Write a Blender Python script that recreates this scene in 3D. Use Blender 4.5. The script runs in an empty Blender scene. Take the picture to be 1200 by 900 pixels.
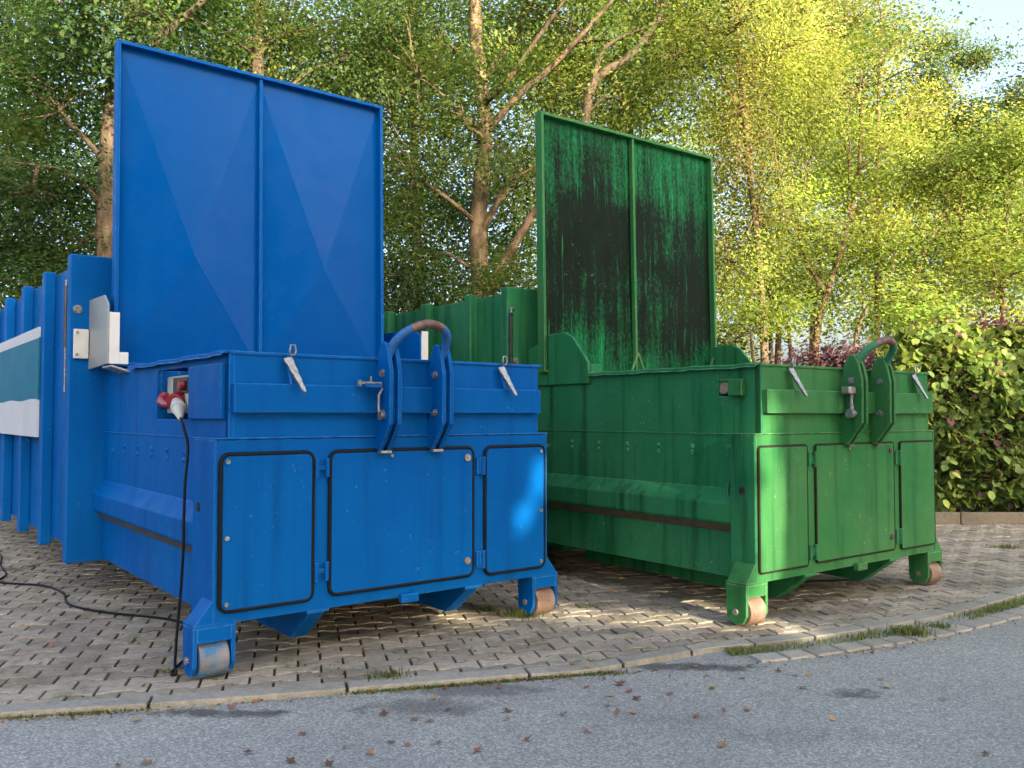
import bpy, bmesh, math, random
import numpy as np
from mathutils import Vector, Matrix
random.seed(7); RNG = np.random.default_rng(7)
R = math.radians
S = bpy.context.scene
C = S.collection

# ------------------------------------------------------------------ camera
cam_d = bpy.data.cameras.new('camera'); cam = bpy.data.objects.new('camera', cam_d); C.objects.link(cam)
cam.location = (0, 0, 1.4416); cam.rotation_euler = (R(90 + 2.096), 0, 0)
cam_d.sensor_width = 36; cam_d.lens = 1002.27 / 1200 * 36; cam_d.clip_start = .05; cam_d.clip_end = 600
S.camera = cam
# ------------------------------------------------------------------ light
SUN_EL = R(19); SUN_D = np.array([.52, -.854]); SUN_D /= np.linalg.norm(SUN_D)
SUN_E = np.array([-SUN_D[1], SUN_D[0]])          # across the sun's direction
w = bpy.data.worlds.new('World'); S.world = w; w.use_nodes = True
nt = w.node_tree; bgn = nt.nodes['Background']
sky = nt.nodes.new('ShaderNodeTexSky'); sky.sky_type = 'NISHITA'; sky.sun_disc = False
sky.sun_elevation = SUN_EL; sky.sun_rotation = math.atan2(SUN_D[0], SUN_D[1])
sky.altitude = 100; sky.air_density = .75; sky.dust_density = 8.0; sky.ozone_density = .4
nt.links.new(sky.outputs[0], bgn.inputs[0]); bgn.inputs[1].default_value = .15
sl = bpy.data.lights.new('sun', 'SUN'); so = bpy.data.objects.new('sun', sl); C.objects.link(so)
sl.energy = 3.0; sl.angle = R(.53); sl.color = (1, .83, .60)
L = Vector((SUN_D[0] * math.cos(SUN_EL), SUN_D[1] * math.cos(SUN_EL), math.sin(SUN_EL)))
so.rotation_euler = L.to_track_quat('Z', 'Y').to_euler(); so.location = (20, -30, 30)
S.view_settings.view_transform = 'Standard'; S.view_settings.look = 'None'
S.view_settings.gamma = 1; S.view_settings.use_curve_mapping = False
S.view_settings.exposure = 2.55
S.cycles.max_bounces = 8; S.cycles.diffuse_bounces = 4; S.cycles.transmission_bounces = 6; S.cycles.transparent_max_bounces = 8

# ------------------------------------------------------------------ node helpers
def new_mat(name):
    m = bpy.data.materials.new(name); m.use_nodes = True; n = m.node_tree.nodes; n.clear()
    out = n.new('ShaderNodeOutputMaterial'); return m, m.node_tree, out
class NT:
    def __init__(s, tree): s.t = tree
    def n(s, typ, **kw):
        nd = s.t.nodes.new('ShaderNode' + typ)
        for k, v in kw.items():
            if k.startswith('i_'):
                key = k[2:]; nd.inputs[int(key) if key.isdigit() else key.replace('_', ' ')].default_value = v
            else: setattr(nd, k, v)
        return nd
    def l(s, a, b): s.t.links.new(a, b)
    def coord(s, scale=(1, 1, 1), kind='Object', loc=(0, 0, 0)):
        tc = s.n('TexCoord'); mp = s.n('Mapping'); mp.inputs['Scale'].default_value = scale; mp.inputs['Location'].default_value = loc
        s.l(tc.outputs[kind], mp.inputs[0]); return mp.outputs[0]
    def noise(s, vec, scale, detail=4, rough=.55, dist=0):
        nd = s.n('TexNoise'); nd.inputs['Scale'].default_value = scale; nd.inputs['Detail'].default_value = detail
        nd.inputs['Roughness'].default_value = rough; nd.inputs['Distortion'].default_value = dist
        s.l(vec, nd.inputs['Vector']); return nd.outputs[0]
    def ramp(s, fac, stops, interp='LINEAR'):
        nd = s.n('ValToRGB'); cr = nd.color_ramp; cr.interpolation = interp
        while len(cr.elements) < len(stops): cr.elements.new(.5)
        for e, (p, c) in zip(cr.elements, stops):
            e.position = p; e.color = (c, c, c, 1) if isinstance(c, (int, float)) else (*c, 1)
        s.l(fac, nd.inputs[0]); return nd.outputs[0]
    def mix(s, fac, a, b, blend='MIX'):
        nd = s.n('Mix', data_type='RGBA', blend_type=blend)
        for i, v in ((0, fac), (6, a), (7, b)):
            if isinstance(v, (int, float)): nd.inputs[i].default_value = v
            elif isinstance(v, tuple): nd.inputs[i].default_value = (*v, 1)
            else: s.l(v, nd.inputs[i])
        return nd.outputs[2]
    def math(s, op, a, b=None, clamp=False):
        nd = s.n('Math', operation=op, use_clamp=clamp)
        for i, v in ((0, a), (1, b)):
            if v is None: continue
            if isinstance(v, (int, float)): nd.inputs[i].default_value = v
            else: s.l(v, nd.inputs[i])
        return nd.outputs[0]
    def bump(s, h, strength, dist=.01, normal=None):
        nd = s.n('Bump'); nd.inputs['Strength'].default_value = strength; nd.inputs['Distance'].default_value = dist
        s.l(h, nd.inputs['Height'])
        if normal is not None: s.l(normal, nd.inputs['Normal'])
        return nd.outputs[0]
def bsdf(g, out, col, rough, metal=0, spec=.5, normal=None, coat=0):
    b = g.n('BsdfPrincipled')
    for k, v in (('Base Color', col), ('Roughness', rough), ('Metallic', metal), ('Specular IOR Level', spec), ('Coat Weight', coat)):
        if isinstance(v, (int, float)): b.inputs[k].default_value = v
        elif isinstance(v, tuple): b.inputs[k].default_value = (*v, 1)
        else: g.l(v, b.inputs[k])
    if normal is not None: g.l(normal, b.inputs['Normal'])
    g.l(b.outputs[0], out.inputs[0]); return b
M = {}
def paint(name, base, faded, dark, rough=.34, fade=.5, streak=.35, chips=.5, grime=None, wave=.25, spec=.12, rust=.25):
    m, t, out = new_mat(name); g = NT(t); co = g.coord()
    big = g.noise(co, 1.3, 5, .6); col = g.mix(g.ramp(big, [(.35, 0), (.75, fade)]), base, faded)
    cs = g.coord((9, 9, .55)); st = g.noise(cs, 1.0, 6, .6)
    col = g.mix(g.ramp(st, [(.5, 0), (.72, streak)]), col, dark)
    fine = g.noise(co, 60, 3, .6); col = g.mix(g.ramp(fine, [(.3, .12), (.6, 0)]), col, dark)
    if grime:
        g1 = g.noise(g.coord((14, 14, .9)), 1.0, 8, .68, .3); g2 = g.noise(co, .85, 4, .6); g3 = g.noise(g.coord((1.6, 1, .8)), 26, 8, .78)
        sep = g.n('SeparateXYZ'); g.l(g.n('TexCoord').outputs['Object'], sep.inputs[0])
        zz = g.ramp(g.math('MULTIPLY', sep.outputs[2], 1 / 2.4), [(0, .03), (.08, .05), (.2, .13), (.5, .18), (.68, .16), (.85, .11), (1, 0.05)])
        acc = g.math('ADD', g.math('ADD', g.math('MULTIPLY', g1, .42), g.math('MULTIPLY', g2, .40)), g.math('MULTIPLY', g3, .50))
        acc = g.math('ADD', acc, zz)
        col = g.mix(g.ramp(acc, [(.64, 0), (.70, .45), (.80, .97)]), col, grime)
        col = g.mix(g.ramp(g.noise(g.coord((30, 30, 1.4)), 1.0, 4, .6), [(.63, 0), (.72, .45)]), col, tuple(x * 2.4 + .01 for x in base))
    ch = g.noise(co, 34, 2, .4); c2 = g.noise(co, 2.7, 2, .5)
    msk = g.math('MULTIPLY', g.ramp(ch, [(.70, 0), (.735, 1)]), g.ramp(c2, [(.48, 0), (.6, chips)]))
    col = g.mix(msk, col, tuple(min(1, x * 1.4 + .14) for x in faded))
    bv = g.n('Bevel'); bv.samples = 4; bv.inputs['Radius'].default_value = .011; ge = g.n('NewGeometry')
    dt = g.n('VectorMath', operation='DOT_PRODUCT'); g.l(bv.outputs[0], dt.inputs[0]); g.l(ge.outputs['Normal'], dt.inputs[1])
    ew = g.math('MULTIPLY', g.ramp(dt.outputs['Value'], [(.86, 1), (.975, 0)]), g.ramp(g.noise(co, 16, 5, .65), [(.40, .18), (.60, .9)]))
    col = g.mix(ew, col, tuple(min(1, x * 1.6 + .06) for x in faded))
    rw = g.math('MULTIPLY', g.ramp(dt.outputs['Value'], [(.90, 1), (.99, 0)]), g.ramp(g.noise(co, 7, 6, .7), [(.54, 0), (.66, rust)]))
    rs = g.math('MULTIPLY', g.ramp(g.noise(co, 3.1, 8, .75), [(.66, 0), (.72, rust)]), g.ramp(g.noise(co, 40, 4, .7), [(.45, 0), (.6, 1)]))
    col = g.mix(g.math('MAXIMUM', rw, rs), col, (.11, .055, .03))
    rg = g.ramp(g.noise(co, 5, 4), [(.3, rough - .08), (.7, rough + .14)])
    b1 = g.bump(g.noise(co, 240, 2), .06, .002); b2 = g.bump(g.noise(co, 2.2, 2), wave, .012, b1)
    bsdf(g, out, col, rg, 0, spec, b2); M[name] = m
paint('blue_paint', (.0002, .077, .300), (.0008, .112, .36), (.0004, .039, .16), .5, .6, .45, .22, spec=.05)
paint('blue_lid_paint', (.0002, .064, .262), (.0005, .080, .295), (.0004, .048, .20), .24, .4, .16, .12, wave=.08, spec=.05)
paint('green_paint', (.015, .135, .050), (.045, .185, .085), (.004, .034, .015), .5, .65, .8, .35, spec=.07, rust=.7)
paint('green_front_paint', (.020, .136, .040), (.075, .19, .07), (.010, .05, .019), .5, .75, .6, .35, spec=.07, rust=.9)
paint('green_lid_paint', (.006, .15, .05), (.012, .19, .066), (.004, .04, .02), .5, .5, .4, .3, grime=(.0035, .005, .004), spec=.05)
def simple(name, col, rough=.5, metal=0, var=.25, scale=12, spec=.5, bump=.15):
    m, t, out = new_mat(name); g = NT(t); co = g.coord()
    n = g.noise(co, scale, 5, .6); c = g.mix(g.ramp(n, [(.3, 0), (.7, 1)]), tuple(x * (1 - var) for x in col), tuple(min(1, x * (1 + var)) for x in col))
    bsdf(g, out, c, g.ramp(n, [(.3, max(.05, rough - .1)), (.7, rough + .1)]), metal, spec, g.bump(g.noise(co, scale * 6, 3), bump, .003)); M[name] = m
simple('rubber', (.004, .0065, .010), .6, spec=.15)
simple('old_gasket', (.020, .019, .014), .8, spec=.1)
simple('recess_shade', (.006, .007, .008), .8)  # near-black that paints the shade inside the pillar hole and socket recess
simple('zinc', (.22, .235, .245), .42, .6, .55, 55)
simple('grey_sheet', (.24, .26, .26), .45, .15, .12, 8)
simple('white_sheet', (.48, .50, .50), .45, 0, .08, 6)
simple('teal_vinyl', (.002, .115, .20), .6, 0, .08, 3, .2)
simple('white_vinyl', (.42, .45, .50), .6, 0, .06, 3, .2)
simple('strut_black', (.015, .017, .02), .3)
simple('red_plastic', (.22, .014, .022), .35, 0, .1)
simple('grey_plastic', (.42, .43, .38), .45, 0, .08)
simple('steel_worn', (.30, .27, .25), .42, .7, .3, 30)
def rusty(name, a, b, c, metal=.25, s=9):
    m, t, out = new_mat(name); g = NT(t); co = g.coord()
    n = g.noise(co, s, 6, .65); k = g.noise(co, s * 4, 4, .6)
    col = g.mix(g.ramp(n, [(.4, 0), (.58, 1)]), a, b); col = g.mix(g.ramp(k, [(.52, 0), (.68, .8)]), col, c)
    bsdf(g, out, col, .6, metal, .4, g.bump(k, .3, .004)); M[name] = m
rusty('roller_blue_worn', (.03, .13, .27), (.20, .19, .19), (.15, .10, .075), .1)
rusty('roller_rust', (.17, .105, .072), (.24, .175, .135), (.10, .055, .038), .1)
rusty('bail_blue', (.008, .11, .36), (.006, .10, .33), (.12, .12, .16), 0, 14)
rusty('bail_green', (.01, .15, .07), (.02, .18, .09), (.09, .11, .07), 0, 14)
rusty('bail_worn', (.11, .065, .052), (.20, .135, .115), (.06, .04, .036), .4, 16)
rusty('rust_and_shadow', (.05, .045, .035), (.10, .07, .045), (.03, .035, .03), 0, 10)  # rust brown; also colours the shadow strip under the fairings

# ------------------------------------------------------------------ mesh helpers
class MB:
    def __init__(s): s.v = []; s.f = []
    def add(s, vs, fs):
        k = len(s.v); s.v += [tuple(p) for p in vs]; s.f += [tuple(i + k for i in f) for f in fs]; return s
    def box(s, x0, x1, y0, y1, z0, z1):
        vs = [(x, y, z) for x in (x0, x1) for y in (y0, y1) for z in (z0, z1)]
        return s.add(vs, [(0, 1, 3, 2), (4, 6, 7, 5), (0, 4, 5, 1), (2, 3, 7, 6), (0, 2, 6, 4), (1, 5, 7, 3)])
    def prism(s, pts, axis, a, b):      # pts: 2D outline in the other two axes (in order), extruded along axis
        def P(p, t): q = list(p); q.insert(axis, t); return q
        n = len(pts); vs = [P(p, a) for p in pts] + [P(p, b) for p in pts]
        return s.add(vs, [tuple(range(n))[::-1], tuple(range(n, 2 * n))] + [(i, (i + 1) % n, n + (i + 1) % n, n + i) for i in range(n)])
    def tube(s, path, r, n=8, cap=True, closed=False):
        P = [Vector(p) for p in path]; m = len(P); rs = r if isinstance(r, (list, tuple, np.ndarray)) else [r] * m
        k = len(s.v); up = None
        for i in range(m):
            a = P[(i - 1) % m] if closed else P[max(i - 1, 0)]; b = P[(i + 1) % m] if closed else P[min(i + 1, m - 1)]
            d = (b - a).normalized()
            if up is None: up = d.orthogonal().normalized()
            up = (up - d * up.dot(d)); up = up.normalized() if up.length > 1e-6 else d.orthogonal().normalized()
            sd = d.cross(up)
            for j in range(n):
                an = 2 * math.pi * j / n; s.v.append(tuple(P[i] + (up * math.cos(an) + sd * math.sin(an)) * rs[i]))
        for i in range(m if closed else m - 1):
            for j in range(n):
                i2 = (i + 1) % m
                s.f.append((k + i * n + j, k + i * n + (j + 1) % n, k + i2 * n + (j + 1) % n, k + i2 * n + j))
        if cap and not closed:
            s.f.append(tuple(k + j for j in range(n))[::-1]); s.f.append(tuple(k + (m - 1) * n + j for j in range(n)))
        return s
    def cyl(s, a, b, r, n=12): return s.tube([a, b], r, n)
    def build(s, name, mat, parent=None, bevel=0, smooth=False, fix=True, segs=2):
        me = bpy.data.meshes.new(name); me.from_pydata(s.v, [], s.f)
        if fix:
            bm = bmesh.new(); bm.from_mesh(me); bmesh.ops.recalc_face_normals(bm, faces=bm.faces); bm.to_mesh(me); bm.free()
        if smooth: me.polygons.foreach_set('use_smooth', [True] * len(me.polygons))
        me.materials.append(M[mat] if isinstance(mat, str) else mat)
        o = bpy.data.objects.new(name, me); C.objects.link(o); o.parent = parent
        if bevel:
            md = o.modifiers.new('bevel', 'BEVEL'); md.width = bevel; md.segments = segs; md.limit_method = 'ANGLE'; md.angle_limit = R(35)
        return o
def B(*a): return MB().box(*a)
def empty(name, loc, rz=0):
    o = bpy.data.objects.new(name, None); C.objects.link(o); o.location = loc; o.rotation_euler = (0, 0, rz); o.empty_display_size = .2; return o
def tag(o, label=None, cat=None, group=None, kind=None):
    if label: o['label'] = label
    if cat: o['category'] = cat
    if group: o['group'] = group
    if kind: o['kind'] = kind
    return o
def np_mesh(name, verts, faces, mat, parent=None, col=None, smooth=False):
    """verts (n,3); faces (m,k) all the same k"""
    me = bpy.data.meshes.new(name); nv = len(verts); nf, k = faces.shape
    me.vertices.add(nv); me.vertices.foreach_set('co', np.ascontiguousarray(verts, np.float32).ravel())
    me.loops.add(nf * k); me.loops.foreach_set('vertex_index', np.ascontiguousarray(faces, np.int32).ravel())
    me.polygons.add(nf); me.polygons.foreach_set('loop_start', np.arange(0, nf * k, k, dtype=np.int32))
    if col is not None:
        at = me.color_attributes.new('tint', 'FLOAT_COLOR', 'POINT')
        c4 = np.ones((nv, 4), np.float32); c4[:, :3] = col; at.data.foreach_set('color', c4.ravel())
    me.update(calc_edges=True)
    if smooth: me.polygons.foreach_set('use_smooth', [True] * nf)
    me.materials.append(M[mat] if isinstance(mat, str) else mat)
    o = bpy.data.objects.new(name, me); C.objects.link(o); o.parent = parent; return o

# ------------------------------------------------------------------ ground, road, kerb, pavers
def catmull(P, n=24):
    P = [np.array(p, float) for p in P]; P = [2 * P[0] - P[1]] + P + [2 * P[-1] - P[-2]]; out = []
    for i in range(1, len(P) - 2):
        for t in np.linspace(0, 1, n, endpoint=False):
            a, b, c, d = P[i - 1:i + 3]
            out.append(.5 * (2 * b + (c - a) * t + (2 * a - 5 * b + 4 * c - d) * t * t + (3 * b - a - 3 * c + d) * t ** 3))
    out.append(P[-2]); return np.array(out)
EDGE = catmull([(-30, -1.2), (-15, 1.75), (-6, 3.5), (-2.49, 4.2), (-1.83, 4.33), (-.69, 4.62), (.49, 4.92), (1.44, 5.12), (2.11, 5.36), (2.9, 5.75), (3.71, 6.27), (4.6, 6.95), (6.2, 8.2), (9, 9.9), (22, 14)])
seg = np.diff(EDGE, axis=0); ARC = np.concatenate([[0], np.cumsum(np.linalg.norm(seg, axis=1))])
def edge_at(s):
    x = np.interp(s, ARC, EDGE[:, 0]); y = np.interp(s, ARC, EDGE[:, 1])
    x2 = np.interp(s + .05, ARC, EDGE[:, 0]); y2 = np.interp(s + .05, ARC, EDGE[:, 1])
    t = np.array([x2 - x, y2 - y]); t /= np.linalg.norm(t); return np.array([x, y]), t, np.array([-t[1], t[0]])
def arc_of_x(x): return float(np.interp(x, EDGE[:, 0], ARC))
S1 = arc_of_x(.66); S2 = arc_of_x(1.34)      # kerb sinks under the tarmac between these
def kerb_off(s):                              # how far behind the road edge the kerb's front stands
    return float(np.interp(s, [S1 - .2, S2], [0, .31]))
KW = .125

def asphalt():
    m, t, out = new_mat('asphalt'); g = NT(t); co = g.coord()
    v = g.n('TexVoronoi'); v.inputs['Scale'].default_value = 120; g.l(co, v.inputs['Vector'])
    sp = g.n('SeparateColor'); g.l(v.outputs['Color'], sp.inputs[0])
    col = g.ramp(sp.outputs[0], [(0, (.122, .134, .120)), (.45, (.252, .272, .246)), (.8, (.36, .385, .352)), (1, (.57, .59, .56))])
    fine = g.noise(co, 260, 2, .6); col = g.mix(.35, col, g.ramp(fine, [(.3, .06), (.7, .36)]))
    big = g.noise(co, .9, 5, .6); col = g.mix(g.ramp(big, [(.35, .3), (.65, 0)]), col, (.10, .104, .11))
    sep = g.n('SeparateXYZ'); g.l(g.n('TexCoord').outputs['Object'], sep.inputs[0])
    wob = g.noise(co, 5.0, 7, .75)
    def stain(cx, cy, rx, ry, amt):
        nonlocal col
        a = g.math('MULTIPLY', g.math('SUBTRACT', sep.outputs[0], cx), 1 / rx); b = g.math('MULTIPLY', g.math('SUBTRACT', sep.outputs[1], cy), 1 / ry)
        r = g.math('ADD', g.math('MULTIPLY', a, a), g.math('MULTIPLY', b, b)); r = g.math('ADD', r, g.math('MULTIPLY', g.math('SUBTRACT', wob, .5), 5.0))
        col = g.mix(g.ramp(r, [(.15, amt), (.9, 0)]), col, (.035, .035, .033))
    stain(1.83, 4.58, .20, .11, .75); stain(-.42, 4.36, .42, .16, .5); stain(-.25, 4.62, .5, .12, .5); stain(1.0, 5.06, .5, .10, .8)
    stain(-1.45, 4.28, .42, .07, .8); stain(.75, 4.2, .3, .1, .15); stain(1.35, 4.0, .5, .12, .2); stain(-1.0, 4.52, .4, .06, .4)
    hgt = g.math('ADD', sp.outputs[0], fine)
    bsdf(g, out, col, g.ramp(fine, [(.3, .6), (.7, .85)]), 0, .35, g.bump(hgt, .5, .004)); M['asphalt'] = m
asphalt()
def concrete(name, a, b, moss, mossamt=.5, rnd=.3, scale=1.0):
    m, t, out = new_mat(name); g = NT(t); co = g.coord()
    geo = g.n('NewGeometry'); oi = g.n('ObjectInfo'); wp = geo.outputs['Position']
    rv = g.math('FRACT', g.math('ADD', geo.outputs['Random Per Island'], oi.outputs['Random']))
    n = g.noise(wp, 26 * scale, 6, .65); col = g.mix(g.ramp(n, [(.3, 0), (.7, 1)]), a, b)
    dk = g.n('HueSaturation'); g.l(col, dk.inputs['Color']); g.l(g.math('ADD', g.math('MULTIPLY', rv, rnd), 1 - rnd * .55), dk.inputs['Value']); col = dk.outputs[0]
    sp = g.noise(wp, 190, 2, .6); col = g.mix(g.ramp(sp, [(.33, .45), (.5, 0)]), col, (.05, .05, .045))
    dirt = g.noise(wp, 1.7, 5, .62); col = g.mix(g.ramp(dirt, [(.5, 0), (.72, .5)]), col, (.075, .068, .054))
    ms = g.noise(wp, 2.3, 6, .7, .4); ms2 = g.noise(wp, 14, 4, .7)
    col = g.mix(g.math('MULTIPLY', g.ramp(ms, [(.48, 0), (.66, mossamt)]), g.ramp(ms2, [(.4, .25), (.6, 1)])), col, moss)
    bsdf(g, out, col, .85, 0, .25, g.bump(g.math('ADD', n, sp), .45, .006)); M[name] = m
concrete('paver_concrete', (.232, .212, .172), (.340, .312, .258), (.085, .095, .045), .8, .55)
concrete('kerb_concrete', (.235, .23, .20), (.34, .33, .29), (.10, .11, .06), .4, .25)
concrete('edging_concrete', (.13, .115, .09), (.20, .175, .14), (.08, .09, .05), .6, .3)
def soil(name, a, b, moss, amt):
    m, t, out = new_mat(name); g = NT(t); co = g.coord()
    n = g.noise(co, 40, 6, .7); col = g.mix(g.ramp(n, [(.35, 0), (.65, 1)]), a, b)
    col = g.mix(g.ramp(g.noise(co, 3.0, 5, .65), [(.42, 0), (.62, amt)]), col, moss)
    bsdf(g, out, col, .95, 0, .1, g.bump(n, .8, .015)); M[name] = m
soil('joint_sand', (.030, .027, .021), (.075, .066, .048), (.07, .095, .03), .8)
soil('earth', (.035, .027, .018), (.09, .068, .042), (.05, .06, .02), .5)

gm = MB(); NG = 24; GS = 170
gv = np.linspace(-GS, GS, NG + 1)
for y in gv:
    for x in gv: gm.v.append((x, y, -.10))
gm.f = [(j * (NG + 1) + i, j * (NG + 1) + i + 1, (j + 1) * (NG + 1) + i + 1, (j + 1) * (NG + 1) + i) for j in range(NG) for i in range(NG)]
tag(gm.build('ground', 'earth'), 'bare brown earth under the trees reaching to the horizon', 'ground', kind='structure')
rd = MB(); ss = np.linspace(0, ARC[-1], 160)
for s in ss:
    p, t, n = edge_at(s); rd.v.append((p[0] + n[0] * .34, p[1] + n[1] * .34, -.034)); rd.v.append((p[0] + n[0] * .0, p[1], -.028)); rd.v.append((p[0] * 1.0 - n[0] * .6, p[1] - n[1] * .6, -.03)); rd.v.append((p[0] + 6, -24, -.03))
k = 4
rd.f = [(i * k + j, i * k + j + 1, (i + 1) * k + j + 1, (i + 1) * k + j) for i in range(len(ss) - 1) for j in range(k - 1)]
tag(rd.build('road', 'asphalt'), 'grey asphalt road curving along the paved yard', 'road', kind='structure')
pave = MB()
yard = [tuple(edge_at(s)[0] + edge_at(s)[2] * (kerb_off(s) + .02)) for s in np.linspace(arc_of_x(-14), arc_of_x(9.5), 90)] + [(11, 14.5), (-14, 14.5)]
pave.v = [(x, y, -.016) for x, y in yard]; pave.f = [tuple(range(len(yard)))]
pave_o = tag(pave.build('pavement', 'joint_sand'), 'yard paved with interlocking grey concrete blocks', 'pavement', kind='structure')
kerb_o = tag(empty('kerb', (0, 0, 0)), 'flush concrete kerb stones along the asphalt edge', 'kerb', kind='structure')
def curved_stone(name, s0, s1, o0, o1, top, bot, mat, parent, cuts=4, bev=.006):
    m = MB(); ns = cuts + 1; dz = random.uniform(-.003, .003)
    for i in range(ns):
        s = s0 + (s1 - s0) * i / cuts; p, t, n = edge_at(s)
        for (o, z) in ((o0, bot), (o0, top + dz), (o1, top + dz), (o1, bot)):
            oo = o + kerb_off(s) if name == 'kerb_stone' else o
            m.v.append((p[0] + n[0] * oo, p[1] + n[1] * oo, z))
    for i in range(cuts):
        for j in range(4): m.f.append((i * 4 + j, i * 4 + (j + 1) % 4, (i + 1) * 4 + (j + 1) % 4, (i + 1) * 4 + j))
    m.f += [(0, 1, 2, 3), tuple(4 * cuts + j for j in (3, 2, 1, 0))]
    return m.build(name, mat, parent, bev)
sj = arc_of_x(-1.82)
s = sj
while s > arc_of_x(-7): curved_stone('kerb_stone', s - 1.0 + .008, s - .008, 0, KW, .004, -.12, 'kerb_concrete', kerb_o); s -= 1.0
s = sj
for ln in (.98, 1.0, arc_of_x(.66) - sj - 1.98):
    curved_stone('kerb_stone', s + .008, s + ln - .008, 0, KW, .004, -.12, 'kerb_concrete', kerb_o); s += ln
s = arc_of_x(.66)
while s < arc_of_x(6.5): curved_stone('kerb_stone', s + .008, s + .5 - .008, 0, KW, .003, -.12, 'kerb_concrete', kerb_o, 3); s += .5
s = S2 + .14
while s < arc_of_x(6.5):
    ln = random.uniform(.19, .24); curved_stone('edging_sett', s + .009, s + ln - .009, .005, .15, -.012, -.12, 'kerb_concrete', kerb_o, 2, .009); s += ln

# pavers: interlocking blocks, wavy long sides
PL, PH, PA = .256, .130, .0145
ROW = math.atan2(4.62 - 4.2, -.69 + 2.49) + .012; ca, sa = math.cos(ROW), math.sin(ROW); PO = np.array([-2.49, 4.2])
g_ = .0070
def paver_outline(shrink):
    a = PL / 2 - shrink; q = PL / 4; t = .018; hi = PH / 2 + PA - shrink - .0035; lo = PH / 2 - PA - shrink - .0035
    top = [(a, hi), (q + t, hi), (q - t, lo), (-q + t, lo), (-q - t, hi), (-a, hi)]
    return top + [(x, -y) for x, y in reversed(top)]
OUT0 = paver_outline(g_); OUT1 = paver_outline(g_ + .0035)
KE = np.array([tuple(edge_at(s)[0] + edge_at(s)[2] * (kerb_off(s) + KW + .008)) + tuple(edge_at(s)[2]) for s in np.linspace(arc_of_x(-14), arc_of_x(9.5), 400)])
def clip(poly, p, n):
    out = []
    for i in range(len(poly)):
        a, b = np.array(poly[i]), np.array(poly[(i + 1) % len(poly)]); da, db = (a - p) @ n, (b - p) @ n
        if da >= 0: out.append(tuple(a))
        if da * db < 0: out.append(tuple(a + (b - a) * da / (da - db)))
    return out
def paver_mesh(o0, o1):
    n = len(o0); m = MB(); m.v = [(x, y, -.05) for x, y in o0] + [(x, y, -.0035) for x, y in o0] + [(x, y, 0) for x, y in o1]
    m.f = [tuple(range(2 * n, 3 * n))]
    for i in range(n):
        j = (i + 1) % n; m.f += [(i, j, n + j, n + i), (n + i, n + j, 2 * n + j, 2 * n + i)]
    return m
std = paver_mesh(OUT0, OUT1); std_me = None
cand = []
for r in range(-40, 100):
    for c in range(-60, 60):
        lx = (c + (.5 if r % 2 else 0)) * PL; ly = r * PH
        x, y = PO[0] + lx * ca - ly * sa, PO[1] + lx * sa + ly * ca
        if y < 3.3 or y > 13.5 or x > 10: continue
        if abs(x) > .66 * y + .5: continue
        d2 = (KE[:, 0] - x) ** 2 + (KE[:, 1] - y) ** 2; i = int(np.argmin(d2)); p, n = KE[i, :2], KE[i, 2:]
        sd = (np.array([x, y]) - p) @ n
        if sd < -.10: continue
        if x > 4.9 and y > 11.35 - .0 * x: continue
        cand.append((y, x, sd, p, n))
# hidden deep under the machines: nothing of it shows
def in_bin(x, y, bx, by, a):
    dx, dy = x - bx, y - by; u = dx * math.cos(a) + dy * math.sin(a); v = -dx * math.sin(a) + dy * math.cos(a); return .7 < u < 1.9 and v > 3.4
BX, BY, BA = -1.6328, 4.7106, .6699
GX, GY, GA = 1.6606, 5.8672, .6367
cand = [q for q in cand if not in_bin(q[1], q[0], BX, BY, BA) and not in_bin(q[1], q[0], GX, GY, GA)]
cand.sort(key=lambda q: q[0]); cnt = 0; rest = MB()
for (y, x, sd, p, n) in cand:
    tx, ty, rz, dz = random.gauss(0, .010), random.gauss(0, .010), ROW + random.gauss(0, .008), random.gauss(0, .0022)
    mat4 = Matrix.Translation((x, y, dz)) @ Matrix.Rotation(rz, 4, 'Z') @ Matrix.Rotation(tx, 4, 'X') @ Matrix.Rotation(ty, 4, 'Y')
    if sd < .16:
        rot = np.array([[math.cos(rz), math.sin(rz)], [-math.sin(rz), math.cos(rz)]]); pl = rot @ (p - np.array([x, y])); nl = rot @ n
        a = clip(OUT0, pl, nl); b = clip(OUT1, pl + nl * .006, nl)
        if len(a) < 3: continue
        ar = abs(sum(a[i][0] * a[(i + 1) % len(a)][1] - a[(i + 1) % len(a)][0] * a[i][1] for i in range(len(a)))) / 2
        if ar < .003: continue
        if len(a) == len(b): pm = paver_mesh(a, b)
        else: pm = paver_mesh(a, [(u * .96, v * .96) for u, v in a])
        whole = False
    else: pm = std; whole = True
    if cnt < 300:
        if whole and std_me: o = bpy.data.objects.new('paver', std_me); C.objects.link(o); o.parent = pave_o
        else:
            o = pm.build('paver', 'paver_concrete', pave_o)
            if whole: std_me = o.data
        o.matrix_local = mat4; cnt += 1
    else:
        rest.add([mat4 @ Vector(v) for v in pm.v], pm.f)
tag(rest.build('far_pavers', 'paver_concrete', pave_o, fix=False), kind='stuff')

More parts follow.
